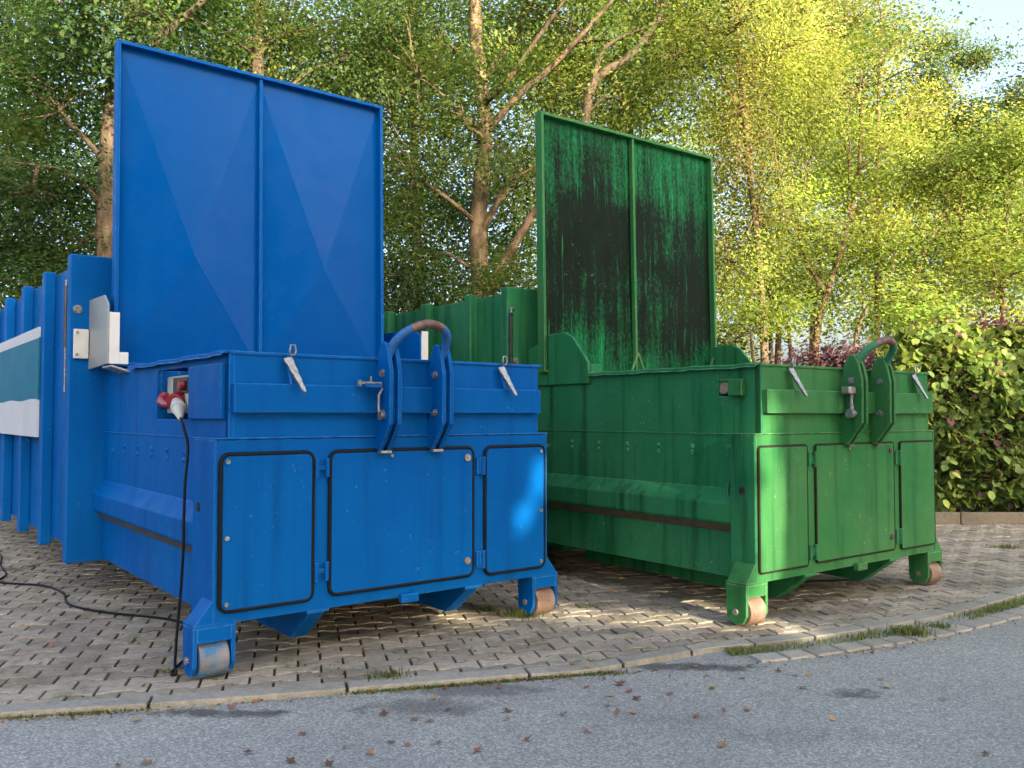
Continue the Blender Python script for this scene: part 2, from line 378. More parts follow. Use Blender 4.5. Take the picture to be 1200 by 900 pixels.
# ------------------------------------------------------------------ the two compactors
W = 2.40; ZB, ZM, ZT = .294, 1.307, 1.795
def rrect(u0, u1, z0, z1, r, v, n=4):
    pts = []
    for (cx, cz, a0) in ((u1 - r, z1 - r, 0), (u0 + r, z1 - r, 90), (u0 + r, z0 + r, 180), (u1 - r, z0 + r, 270)):
        for i in range(n + 1):
            a = R(a0 + 90 * i / n); pts.append((cx + r * math.cos(a), v, cz + r * math.sin(a)))
    return pts
def hexbolt(name, c, d, r, h, mat, parent):
    c = Vector(c); d = Vector(d); m = MB().tube([c - d * .002, c + d * h * .35], r * 1.6, 12).tube([c + d * h * .3, c + d * h], r, 6)
    return m.build(name, mat, parent, .0012)
def compactor(kind, loc, yaw):
    blue = kind == 'blue'
    P = 'blue_paint' if blue else 'green_paint'; PF = P if blue else 'green_front_paint'; PL_ = 'blue_lid_paint' if blue else 'green_lid_paint'
    root = empty('waste_compactor', (loc[0], loc[1], 0), yaw)
    # lower body: shell in panels
    pv = .345 if blue else .205; SU = .075; v0 = 2.80 if blue else 2.60
    MB().box(SU + .012, W - SU - .012, pv, v0, ZB, ZM).box(.02, W - .02, .0, pv - .002, ZB, ZM).build('press_body', PF, root, .006)
    B(SU, SU + .012, pv, v0 - .002, ZB - .002, ZM - .003).build('side_plate', P, root, .003)
    B(W - SU - .012, W - SU, pv, v0 - .002, ZB - .002, ZM - .003).build('side_plate', P, root, .003)
    B(SU - .007, SU + .01, pv, v0 - .002, ZM - .004, ZM + .005).build('weld_bead', P, root, .003)
    for s in (0, 1):
        u0, u1 = ((-.004, .02), (W - .02, W + .004))[s]
        pl = B(u0, u1, -.004, pv + .004, ZB - .002, ZM + .002).build('corner_pillar', P, root, .008)
        if s == 0: MB().tube([(-.012, pv - .10, .92), (-.0035, pv - .10, .92)], .025, 16).build('pillar_hole_shade', 'recess_shade', pl)  # dark disc on the pillar, painting the shade of a hole
    # folded ledge above the doors
    B(-.006, W + .006, -.010, pv + .004, ZM + .001, ZM + .010).build('ledge', PF, root, .005)
    # hopper walls
    I0, I1 = .075, W - .075
    B(I0, I1, .002, .06, ZM, ZT).build('hopper_front', PF, root, .010)
    hv0, hv1, hz0, hz1 = (.66, 1.36, 1.415, 1.745) if blue else (.255, .375, 1.578, 1.70)
    sw = MB().box(I0, I0 + .03, .0, hv0, ZM, ZT).box(I0, I0 + .03, hv1, v0 - .003, ZM, ZT).box(I0, I0 + .03, hv0, hv1, ZM, hz0).box(I0, I0 + .03, hv0, hv1, hz1, ZT)
    sw.build('hopper_side', P, root, .0)
    B(I0 + .22, I0 + .24, hv0 - .05, hv1 + .05, hz0 - .05, hz1 + .05).build('recess_back', 'recess_shade', root)  # dark plate paints the inner shade of the recess
    B(I0 + .03, I0 + .22, hv0 - .04, hv1 + .04, hz0 - .04, hz0 - .002).build('recess_floor', P, root)
    B(I0 + .03, I0 + .22, hv0 - .04, hv0 - .003, hz0, hz1).build('recess_cheek', P, root)
    B(I0 + .03, I0 + .22, hv1 + .003, hv1 + .04, hz0, hz1).build('recess_cheek', P, root)
    B(I1 - .03, I1, .06, v0 - .003, ZM, ZT - .004).build('hopper_side', P, root, .004)
    B(I0 + .26, I1 - .03, .061, 2.44, ZM - .02, ZM + .02).build('hopper_floor', P, root)
    # hood over the socket
    if blue: B(.045, I0, .05, .615, 1.418, 1.738).build('socket_hood', P, root, .008)
    else: B(.025, I0, .125, .25, 1.580, 1.698).build('socket_hood', PF, root, .008)
    # rim on the hopper's long sides
    for s in (0, 1):
        a, b = ((I0 - .045, I0 + .06), (I1 - .06, I1 + .045))[s]
        m = MB(); n = 18
        for i in range(n + 1):
            v = .012 + (1.93 if blue else 1.75) * i / n; z = ZT + .006 + (.006 * math.sin(i * 1.9) * math.sin(i * .7) if i not in (0, n) else 0)
            m.v += [(a, v, z - .026), (a, v, z - .002), (a + .03, v, z + .006), (b, v, z + .006), (b, v, z - .006), (a + .012, v, z - .010)]
        m.f = [(i * 6 + j, i * 6 + (j + 1) % 6, (i + 1) * 6 + (j + 1) % 6, (i + 1) * 6 + j) for i in range(n) for j in range(6)] + [tuple(range(6)), tuple(n * 6 + j for j in range(6))[::-1]]
        m.build('rim', P, root)
    B(I0, I1, -.008, .066, ZT - .012, ZT + .008).build('front_rim', PF, root, .006)
    # horizontal beam
    bm_ = B(.09, 2.31, -.045, .0, 1.456, 1.622).build('front_beam', PF, root, .006)
    # lashing hooks with gussets
    for u in ((.425, 1.985) if blue else (.40, 2.06)):
        h = MB().prism([(-.008, ZT - .008), (-.008, 1.622), (-.06, 1.622)], 0, u - .016, u - .004).build('hook_gusset', PF, root, .002)
        p0 = Vector((u - .02, -.022, 1.775)); p1 = Vector((u + .055, -.10, 1.575)); m = MB()
        ax = (p1 - p0); wd = Vector((1, 0, .2)).normalized(); th = ax.cross(wd).normalized()
        for i in range(9):
            t = i / 8; c = p0 + ax * t; w_ = .030 * (1 - t * .62) * (1.0 if i % 2 else .84)
            m.v += [tuple(c + wd * a * w_ + th * b * .008) for a, b in ((-1, -1), (1, -1), (1, 1), (-1, 1))]
        m.f = [(i * 4 + j, i * 4 + (j + 1) % 4, (i + 1) * 4 + (j + 1) % 4, (i + 1) * 4 + j) for i in range(8) for j in range(4)] + [(0, 1, 2, 3), (32, 33, 34, 35)]
        lh = m.build('lashing_hook', 'zinc', root, .003)
        MB().tube([(u - .004, -.03, 1.79), (u + .022, -.03, 1.79), (u + .030, -.03, 1.815), (u + .022, -.03, 1.85), (u - .002, -.03, 1.85), (u - .008, -.03, 1.815)], .006, 6, closed=True).build('ring', 'zinc', lh, smooth=True)
    # hook arms and bail
    prof = [(0, 1.215), (-.045, 1.222), (-.168, 1.385), (-.172, 1.70), (-.150, 1.80), (-.118, 1.885), (-.072, 1.90), (-.03, 1.84), (0, 1.70)]
    ub = 1.0 if blue else 1.04
    for u0 in (ub, ub + .385):
        arm = MB().prism(prof, 0, u0, u0 + .026).prism(prof, 0, u0 + .06, u0 + .086).build('hook_arm', PF, root, .004)
        MB().prism([(0, 1.26), (-.03, 1.26), (-.135, 1.40), (-.138, 1.70), (-.08, 1.84), (0, 1.70)], 0, u0 + .027, u0 + .059).build('arm_web', P, arm, .002)
        B(u0 + .005, u0 + .082, -.062, -.012, 1.205, 1.222).build('arm_foot', 'steel_worn' if blue else 'rust_and_shadow', arm, .003)
        for z in (1.455, 1.70):
            hexbolt('bolt', (u0, -.085, z), (-1, 0, 0), .017, .02, 'zinc', arm)
            hexbolt('bolt', (u0 + .086, -.085, z), (1, 0, 0), .017, .02, 'zinc', arm)
    uL, uR = ub + .043, ub + .385 + .043; um = (uL + uR) / 2
    pts = catmull([(uL, -.088, 1.80), (uL + .004, -.125, 1.875), (uL + .05, -.178, 1.945), (uL + .125, -.218, 1.99), (um, -.236, 2.008), (uR - .10, -.225, 1.995), (uR - .03, -.195, 1.955), (uR, -.14, 1.885), (uR, -.088, 1.80)], 5)
    n = len(pts); a, b = int(n * .32), int(n * .66)
    bail = MB().tube([tuple(p) for p in pts], .0275, 14).build('hook_bail', 'bail_' + kind, root, smooth=True)
    MB().tube([tuple(p) for p in pts[a:b]], .0282, 14, cap=False).build('worn_grip', 'bail_worn', bail, smooth=True)
    # latch
    if blue:
        lt = MB().tube([(ub - .155, -.075, 1.638), (ub - .02, -.10, 1.638), (ub - .012, -.10, 1.60), (ub - .035, -.10, 1.565), (ub - .035, -.10, 1.46)], .0085, 6).tube([(ub - .155, -.075, 1.622), (ub - .155, -.075, 1.655)], .014, 8).build('latch_lever', 'zinc', root)
        MB().tube([(ub - .07, -.062, 1.638), (ub - .07, -.062, 1.68)], .007, 6).build('latch_pin', 'zinc', lt)
        B(ub - .125, ub - .02, -.12, -.062, 1.612, 1.628).build('latch_plate', P, lt, .003)
        MB().tube([(ub - .03, -.10, 1.44), (ub - .002, -.10, 1.44)], .026, 14).build('spring_washer', 'zinc', lt)
        MB().tube([(ub + .50, -.085, 1.61), (ub + .515, -.085, 1.56), (ub + .515, -.085, 1.46), (ub + .49, -.085, 1.44)], .006, 6).build('latch_rod', 'zinc', root)
    else:
        lt = MB().tube([(ub - .02, -.10, 1.64), (ub - .028, -.10, 1.55), (ub - .02, -.10, 1.46)], [.018, .013, .02], 8).build('latch_lever', 'zinc', root)
        MB().tube([(ub - .06, -.10, 1.455), (ub - .004, -.10, 1.455)], .034, 14).build('pivot_disc', 'zinc', lt)
        B(ub - .10, ub - .004, -.13, -.062, 1.60, 1.655).build('latch_block', 'steel_worn', lt, .008)
    # service doors
    dz0, dz1 = .362, 1.224
    doors = ((.032, .578, dz0, dz1), (.688, 1.738, .372, dz1), (1.842, 2.368, dz0, dz1))
    for i, (u0, u1, z0, z1) in enumerate(doors):
        r = .045 if blue else .02
        pr = [(x, z) for x, _, z in rrect(u0, u1, z0, z1, r, 0)]
        d = MB().prism(pr, 1, -.016, -.001).build('service_door', PF, root, .004)
        q = rrect(u0, u1, z0, z1, r, -.009)
        MB().tube(q, .0125 if blue else .010, 7, closed=True).build('gasket', 'rubber' if blue else 'old_gasket', d, smooth=True)
        if blue:
            for (bu, bz) in ((u0 + .035 if i == 0 else u1 - .035, z0 + .04), (u0 + .035 if i == 0 else u1 - .035, (z0 + z1) / 2 - .03), (u0 + .035 if i == 0 else u1 - .035, z1 - .04)):
                if i == 1: continue
                MB().tube([(bu, -.016, bz), (bu, -.024, bz)], .013, 10).build('lock_bolt', 'zinc', d)
        if i == 1:
            for (bu, bz) in ((u1 - .05, z1 - .065), (u1 - .05, z0 + .10)):
                MB().tube([(bu, -.016, bz), (bu, -.026, bz)], .024, 14).tube([(bu, -.026, bz), (bu, -.031, bz)], .012, 10).build('lock', 'steel_worn' if blue else 'rust_and_shadow', d)
            MB().tube([(u0 + .42, -.016, z1 - .035), (u0 + .42, -.024, z1 - .035)], .010, 8).build('lock_bolt', 'zinc', d)
    for (ua, ub_, zs) in ((.588, .678, (.52, 1.13)) if blue else (.585, .68, (.45, 1.12)), (1.75, 1.832, (.47, 1.10))):
        for z in zs:
            if ua < 1:
                hg = MB().tube([(ua + .012, -.02, z - .055), (ua + .012, -.02, z + .055)], .013, 10).tube([(ub_ - .012, -.02, z - .055), (ub_ - .012, -.02, z + .055)], .013, 10).box(ua + .012, ub_ - .012, -.014, -.001, z - (.012 if blue else .03), z + (.012 if blue else .03))
            else:
                hg = MB().tube([(ub_ - .015, -.022, z - .06), (ub_ - .015, -.022, z + .06)], .016, 10).box(ua + .02, ub_ - .01, -.016, -.001, z - .055, z + .055)
            hg.build('hinge', PF if blue else 'green_paint', root, .002)
    B(1.17, 1.295, -.045, .0, .262, .318).build('tow_tab', PF, root, .007)
    # skid rails with raked fronts
    for u0 in (.57, 1.70):
        MB().prism([(.012, ZB), (.012, .272), (.26, .085), (2.4, .085), (2.4, ZB)], 0, u0, u0 + .10).build('skid_rail', P, root, .004)
        B(u0 - .02, u0 + .12, -.006, .05, ZB - .014, ZB + .002).build('rail_cap', P, root, .003)
    # rollers
    for s in (0, 1):
        sx = 1 if s == 0 else -1; u_ = 0 if s == 0 else W
        X = lambda a, b: tuple(sorted((u_ + sx * a, u_ + sx * b)))
        br = MB()
        cp = [(.0, .285), (.0, .085), (.03, .03), (.10, .022), (.165, .06), (.175, .285)]
        br.prism(cp, 0, *X(-.105, -.082)).prism(cp, 0, *X(.105, .128))
        br.box(*X(-.082, .105), .0, .022, .205, .285).box(*X(-.105, .128), .0, .175, .285, .305)
        rb = br.build('roller_bracket', PF, root, .003)
        m = MB(); a = [(u_ - sx * .105, .295), (u_ - sx * .0, .43), (u_ + sx * .012, .43), (u_ + sx * .012, .295)]
        m.prism([(x, z) for x, z in a], 1, .001, .165); m.build('bracket_gusset', PF, rb, .003)
        MB().tube([(u_ - sx * .070, .088, .104), (u_ + sx * .092, .088, .104)], .104, 32).build('roller', 'roller_blue_worn' if (blue and s == 0) else 'roller_rust', rb, .005)
        MB().tube([(u_ - sx * .118, .088, .104), (u_ + sx * .135, .088, .104)], .022, 12).build('axle', 'steel_worn', rb, .003)
    # side fairings
    for s in (0, 1):
        sx = -1 if s == 0 else 1; u_ = 0 if s == 0 else W
        m = MB().prism([(u_ - sx * .078, .925), (u_ + sx * .002, .815), (u_ + sx * .002, .690), (u_ - sx * .014, .668), (u_ - sx * .078, .668)], 1, pv - .003, v0 - .002)
        f = m.build('side_fairing', P, root, .006)
        MB().prism([(u_ - sx * .073, .666), (u_ - sx * .02, .666), (u_ - sx * .066, .612), (u_ - sx * .073, .612)], 1, pv + .005, v0 - .004).build('rusty_shadow_strip', 'rust_and_shadow', f)  # rusty strip that also carries the fairing's shadow in its dark colour
    for i in range(7):
        v = (.42 if blue else .28) + i * .345
        for z in ((1.165, 1.212) if i < 6 else (1.165,)): hexbolt('bolt', (SU, v, z), (-1, 0, 0), .012, .015, P if blue else 'green_paint', root)
    if not blue:
        MB().prism([(.26, .87), (.30, .84), (.285, .95), (.25, .965)], 0, .03, .045).build('lashing_eye', 'green_paint', root, .003)
    # container behind the press
    u0, u1 = -.195, (2.63 if blue else 2.595); v1 = 8.6 if blue else 7.6; zt = 2.735 if blue else 2.63; wl = -.10
    B(u0, u1, v0, v0 + .11, .27, zt).build('container_front', P, root, .012)
    B(wl, wl + .03, v0 + .11, v1, .36, zt - .04).build('container_wall', P, root)
    B(u1 - .125, u1 - .095, v0 + .11, v1, .36, zt - .04).build('container_wall', P, root)
    B(wl + .03, u1 - .125, v0 + .11, v1, zt - .06, zt - .03).build('container_roof', P, root)
    B(wl + .03, u1 - .125, v0 + .11, v1, .36, .42).build('container_floor', P, root)
    B(u0, u1, v1, v1 + .11, .31, zt).build('container_rear', P, root, .012)
    B(.57, 1.80, v0 + .12, v1, .12, .36).build('container_skid', P, root, .01)
    r0, dr = (3.87, 1.09) if blue else (3.22, .84)
    v = r0
    while v < v1 - .2:
        B(u0, wl, v, v + .11, .29, zt - .005).build('rib', P, root, .012)
        B(u1 - .095, u1, v, v + .11, .29, zt - .005).build('rib', P, root, .012); v += dr
    # dark wire / strut clipped beside the front post
    gu, gv_, gz = (-.155, 3.14, .18) if blue else (-.175, v0 - .03, .045)
    gs = MB().tube([(gu, gv_, 2.34 + gz), (gu, gv_, 1.83 + gz)], .016, 10).build('gas_strut', 'strut_black', root)
    MB().tube([(gu, gv_, 1.83 + gz), (gu, gv_, 1.45 + gz)], .007, 8).build('strut_rod', 'zinc', gs)
    MB().tube([(gu, gv_, 2.33 + gz), (gu, gv_, 2.385 + gz)], .011, 8).tube([(gu, gv_, 2.38 + gz), (gu + .055, gv_ + (0 if blue else .03), 2.38 + gz)], .012, 8).build('strut_end', 'zinc', gs)
    hexbolt('bolt', (-.135 if blue else -.10, v0, 2.29 if blue else 1.94), (0, -1, 0), .022, .02, 'zinc', root)
    # cheek plates by the lid's foot
    if blue:
        for s in (0, 1):
            sx = 1; u_ = -.05 if s == 0 else 2.585; w0 = 2.2 if s == 0 else 2.0
            X = lambda a, b: tuple(sorted((u_ + sx * a, u_ + sx * b)))
            ck = MB().prism([(w0, 1.83), (v0 - .001, 1.81), (v0 - .001, 2.37 - .12 * s), (w0 + .12, 2.36 - .12 * s), (w0, 2.28 - .10 * s)], 0, *X(0, .012)).build('cheek_plate', 'grey_sheet' if s == 0 else 'blue_paint', root, .002)
            MB().box(*X(.013, .085), w0 - .005, w0 + .008, 1.83, 2.22).box(*X(.085, .15), w0 - .005, w0 + .008, 1.83, 1.92).build('cheek_flange', 'white_sheet', ck, .002)
            MB().prism([(X(0, 0)[0], 1.80), (X(.26, .26)[0], 1.72), (X(.26, .26)[0], 1.735), (X(0, 0)[0], 1.815)], 1, w0 - .14, w0 + .14).build('cheek_tray', 'grey_sheet', ck, .002)
            hexbolt('bolt', (u_ + sx * .06, w0, 1.79), (0, -.3, -1), .012, .02, 'zinc', ck)
        wp = B(-.165, -.055, v0 - .03, v0 - .001, 1.895, 2.13).build('junction_box', 'white_sheet', root, .005)
        for z in (1.925, 2.10): MB().tube([(-.14, v0 - .03, z), (-.14, v0 - .036, z)], .012, 10).build('screw', 'steel_worn', wp)
    else:
        for u_ in (.045, 2.325):
            pr = [(1.75, 1.715), (2.598, 1.715), (2.598, 2.06), (2.45, 2.095), (2.36, 2.17), (2.08, 2.18), (1.97, 2.13), (1.765, 1.90)]
            MB().prism(pr, 0, u_, u_ + .03).build('cheek_plate', P, root, .006)
            B(u_ + .03, u_ + .14, 1.75, 1.765, 1.81, 1.88).build('cheek_flange', P, root, .003)
    # open lid
    lu0, lu1, lv, lz0, lz1 = (.02, 2.375, 2.36, 1.82, 4.375) if blue else (.0, 2.365, 2.36, 1.83, 4.235)
    lean = .045; fw = .028; dp = .065
    ld = empty('hopper_lid', (0, lv, lz0)); ld.parent = root; ld.rotation_euler = (-R(1.1), 0, 0)
    H = lz1 - lz0; mid = (lu0 + lu1) / 2 + (-.01 if blue else 0.0)
    fr = MB().box(lu0, lu0 + fw, -dp, .03, 0, H).box(lu1 - fw, lu1, -dp, .03, 0, H).box(lu0 + fw, lu1 - fw, -dp, .03, H - fw, H).box(lu0 + fw, lu1 - fw, -dp, .03, 0, fw)
    fr.build('lid_frame', P if blue else 'green_front_paint', ld, .004)
    B(mid - .014, mid + .014, -.05, -.002, fw, H - fw).build('lid_rib', P if blue else 'green_front_paint', ld, .004)
    for a, b in ((lu0 + fw, mid - .0), (mid, lu1 - fw)):
        m = MB(); z0, z1 = fw, H - fw; cx = (a + b) / 2; cz = H * (.36 if blue else .5); q = .075 if blue else .012
        m.v = [(a, 0, z0), (b, 0, z0), (b, 0, z1), (a, 0, z1), (cx, -q, cz), (a, .022, z0), (b, .022, z0), (b, .022, z1), (a, .022, z1)]
        m.f = [(0, 1, 4), (1, 2, 4), (2, 3, 4), (3, 0, 4), (5, 8, 7, 6)]
        m.build('lid_panel', PL_, ld)
    if not blue:
        for c in (mid, lu1 - .06):
            for sx in ((-1, 1) if c == mid else (-1,)):
                MB().tube([(c, -.06, .22), (c + sx * .10, -.06, .01)], .016, 6).build('lid_brace', 'green_front_paint', ld)
    return root
bl = tag(compactor('blue', (BX, BY), BA), 'clean blue portable waste compactor with tall open blue lid, nearest the camera', 'waste compactor', 'waste compactors on the yard')
gr = tag(compactor('green', (GX, GY), GA), 'weathered green portable waste compactor with grimy black-stained open lid', 'waste compactor', 'waste compactors on the yard')
# banner on the blue container's ribs
bn = MB().box(-.213, -.197, 3.98, 8.5, 1.575, 2.15).build('banner', 'teal_vinyl', bl)
m = MB(); n = 30
for i in range(n + 1):
    v = 3.98 + 4.52 * i / n; z = 1.585 + .008 * math.sin(i * .8); m.v += [(-.2145, v, 1.245), (-.2145, v, z), (-.197, v, z), (-.197, v, 1.245)]
m.f = [(i * 4 + j, i * 4 + (j + 1) % 4, (i + 1) * 4 + (j + 1) % 4, (i + 1) * 4 + j) for i in range(n) for j in range(4)] + [(0, 1, 2, 3), tuple(4 * n + j for j in range(4))]
m.build('white_band', 'white_vinyl', bn)
B(-.2145, -.197, 3.98, 8.5, 2.14, 2.24).build('white_stripe', 'white_vinyl', bn)
# socket and plug in the blue machine's recess
sb = B(.145, .285, .92, 1.50, 1.455, 1.705).build('socket_box', 'grey_plastic', bl, .012)
B(.132, .144, .90, 1.20, 1.585, 1.69).build('switch_plate', 'strut_black', sb, .004)
MB().tube([(.13, .965, 1.635), (.095, .965, 1.635)], .034, 14).build('rotary_switch', 'red_plastic', sb, .006)
MB().tube([(.15, 1.06, 1.55), (.08, 1.00, 1.525)], .058, 20).build('socket_collar', 'red_plastic', sb, .006)
MB().tube([(.135, 1.36, 1.58), (.115, 1.34, 1.535), (.10, 1.23, 1.515), (.10, 1.10, 1.515)], [.042, .046, .026, .022], 12).build('socket_flap', 'red_plastic', sb, .004)
hexbolt('box_screw', (.145, 1.45, 1.685), (-1, 0, 0), .014, .006, 'strut_black', sb)
hexbolt('box_screw', (.145, 1.42, 1.475), (-1, 0, 0), .014, .006, 'strut_black', sb)
# green machine: small red plug in its recess
MB().tube([(.22, .38, 1.635), (.10, .345, 1.635)], .042, 14).build('inlet_plug', 'roller_rust', gr, .006)

def to_world(b, p):
    x, y, a = b; return (x + p[0] * math.cos(a) - p[1] * math.sin(a), y + p[0] * math.sin(a) + p[1] * math.cos(a), p[2])
BB = (BX, BY, BA); GB = (GX, GY, GA)
cab = tag(empty('power_cable', to_world(BB, (-.03, .5, 0))), 'black power cable hanging from the blue compactor and snaking over the pavers', 'cable')
pc = [to_world(BB, p) for p in ((.03, .70, 1.425), (.006, .56, 1.37), (.02, .52, 1.25), (-.014, .455, 1.05), (-.022, .44, .90), (-.024, .44, .80), (-.024, .44, .66), (-.03, .46, .40), (-.06, .42, .18), (-.125, .235, .06), (-.13, .20, .012), (-.12, .28, .011))]
gp = [(-1.99, 5.55), (-2.35, 6.02), (-2.95, 6.27), (-3.35, 6.53), (-3.62, 6.95), (-3.95, 7.25), (-4.4, 7.40), (-4.55, 7.75), (-4.9, 8.25), (-5.3, 8.9), (-6.2, 9.9), (-7.5, 11)]
path = catmull(pc + [(x, y, .011) for x, y in gp], 7); path[:, 2] = np.maximum(path[:, 2], .011)
inv = cab.matrix_world; 
def rel(o, pts): return [tuple(Vector(p) - o.location) for p in pts]
MB().tube(rel(cab, path), .0085, 8).build('cord', 'rubber', cab, smooth=True)
pl_ = [to_world(BB, p) for p in ((.10, 1.00, 1.525), (.075, .90, 1.50), (.05, .79, 1.462), (.035, .73, 1.438), (.03, .70, 1.42))]
MB().tube(rel(cab, pl_), [.036, .042, .034, .022, .014], 14).build('plug', 'grey_plastic', cab, .003)
MB().tube(rel(cab, [to_world(BB, (.072, .885, 1.495)), to_world(BB, (.064, .85, 1.483))]), .047, 16).build('plug_ring', 'white_sheet', cab, .004)
# cable seen under the green machine
gc = tag(empty('ground_cable', to_world(GB, (2.0, .5, 0))), 'thin black cable lying on the pavers beneath the green compactor', 'cable')
path = catmull([to_world(GB, p) for p in ((1.2, .9, .01), (1.7, .7, .01), (2.05, .55, .01), (2.3, .65, .01), (2.7, 1.1, .01))], 8)
MB().tube(rel(gc, path), .009, 6).build('cord', 'rubber', gc, smooth=True)

# ------------------------------------------------------------------ foliage
def leaf_mat(name, trans=.5, rough=.55, spec=.3, mult=1.0):
    m, t, out = new_mat(name); g = NT(t)
    at = g.n('Attribute', attribute_name='tint'); col = at.outputs['Color']
    if mult != 1: col = g.mix(1.0, col, (mult,) * 3, 'MULTIPLY')
    d = g.n('BsdfPrincipled'); g.l(col, d.inputs['Base Color']); d.inputs['Roughness'].default_value = rough; d.inputs['Specular IOR Level'].default_value = spec
    tr = g.n('BsdfTranslucent'); hs = g.n('HueSaturation'); hs.inputs['Value'].default_value = 1.5; hs.inputs['Hue'].default_value = .485; g.l(col, hs.inputs['Color']); g.l(hs.outputs[0], tr.inputs['Color'])
    mx = g.n('MixShader'); mx.inputs[0].default_value = trans; g.l(d.outputs[0], mx.inputs[1]); g.l(tr.outputs[0], mx.inputs[2]); g.l(mx.outputs[0], out.inputs[0]); M[name] = m
leaf_mat('leaf'); leaf_mat('leaf_opaque', .15); leaf_mat('dry_leaf', .15, .7, .2)
def bark(name, a, b, lich, s=1.0):
    m, t, out = new_mat(name); g = NT(t); co = g.coord((1, 1, .25)); c1 = g.coord()
    n = g.noise(co, 14 * s, 6, .65); p = g.noise(c1, 3.0 * s, 5, .6)
    col = g.mix(g.ramp(n, [(.35, 0), (.65, 1)]), a, b); col = g.mix(g.ramp(p, [(.5, 0), (.6, .8)]), col, lich)
    bsdf(g, out, col, .9, 0, .2, g.bump(n, .8, .03)); M[name] = m
bark('bark_plane', (.042, .030, .020), (.12, .088, .055), (.21, .15, .09))
bark('bark_dark', (.045, .034, .024), (.13, .095, .065), (.10, .085, .055))
bark('bark_red', (.05, .034, .024), (.13, .085, .055), (.17, .12, .08))
def leaves(name, cen, size, mat, parent, pal, up=.45, droop=.25, asp=.62, jit=.35, six=False, nb=None):
    """cen (n,3) leaf positions; one folded leaf each; pal (k,3) colours with weights already drawn (n,3)"""
    n = len(cen); rg = RNG
    nrm = rg.normal(size=(n, 3)); nrm /= np.linalg.norm(nrm, axis=1)[:, None]; nrm[:, 2] = np.abs(nrm[:, 2]) + up * 2 * rg.random(n)
    if nb is not None: nrm = nrm * .42 + nb
    nrm /= np.linalg.norm(nrm, axis=1)[:, None]
    d = rg.normal(size=(n, 3)); d[:, 2] -= droop; d -= nrm * np.sum(d * nrm, axis=1)[:, None]; d /= np.linalg.norm(d, axis=1)[:, None]
    b = np.cross(nrm, d); sz = size * (1 + jit * rg.normal(size=n)).clip(.45, 1.8)
    L_, W_ = (sz * .5)[:, None], (sz * .5 * asp)[:, None]; fold = (sz * .10)[:, None]
    if six:
        V = np.stack([cen - d * L_, cen - d * L_ * .45 + b * W_ * .85 + nrm * fold, cen + d * L_ * .25 + b * W_ + nrm * fold, cen + d * L_, cen + d * L_ * .25 - b * W_ + nrm * fold, cen - d * L_ * .45 - b * W_ * .85 + nrm * fold], 1)
        base = np.arange(n)[:, None] * 6; F = np.concatenate([base + np.array([[0, 1, 2, 3]]), base + np.array([[0, 3, 4, 5]])]); k = 6
    else:
        V = np.stack([cen - d * L_, cen + b * W_ + nrm * fold - d * L_ * .1, cen + d * L_, cen - b * W_ + nrm * fold - d * L_ * .1], 1)
        base = np.arange(n)[:, None] * 4; F = np.concatenate([base + np.array([[0, 1, 2]]), base + np.array([[0, 2, 3]])]); k = 4
    col = np.repeat(pal, k, axis=0)
    return np_mesh(name, V.reshape(-1, 3), F, mat, parent, col)
def palette(n, cols, wts, var=.15):
    i = RNG.choice(len(cols), n, p=np.array(wts) / sum(wts)); c = np.array(cols)[i]; return (c * (1 + var * RNG.normal(size=(n, 1))).clip(.45, 1.7)).clip(0, 1)
DARKG = ([(.026, .062, .014), (.038, .085, .018), (.058, .11, .022), (.11, .14, .028)], (4, 4, 2, .5))
MIDG = ([(.042, .085, .017), (.065, .12, .022), (.10, .15, .028), (.17, .19, .032)], (3, 4, 2, 1.0))
YELG = ([(.11, .19, .025), (.165, .24, .032), (.25, .29, .05), (.34, .33, .09), (.05, .10, .018)], (3.4, 4, 2.6, 1.0, 2.6))
GOLD = ([(.17, .235, .035), (.25, .285, .05), (.36, .345, .10), (.085, .14, .024), (.33, .26, .09)], (3, 4, 2, 2.6, .5))
PURP = ([(.075, .022, .032), (.10, .035, .045), (.14, .06, .055), (.09, .09, .03)], (4, 3, 2, 1))
def X(px, Y): return (px - 600) / 1002.27 * Y
def Zp(py, Y): return 1.4416 + (486.7 - py) / 1002.27 * Y
def wp_(px, py, Y): return (X(px, Y), Y, Zp(py, Y))
def limb_path(a, b, sag=.12, n=6, wob=.05):
    a, b = np.array(a, float), np.array(b, float); L_ = np.linalg.norm(b - a); out = []
    o1, o2 = RNG.normal(size=3) * wob * L_, RNG.normal(size=3) * wob * L_
    for i in range(n):
        t = i / (n - 1); p = a + (b - a) * t; p[2] += sag * L_ * math.sin(math.pi * t) * .6; p = p + (o1 * math.sin(math.pi * t) + o2 * math.sin(2 * math.pi * t)) * .8; out.append(tuple(p))
    return out
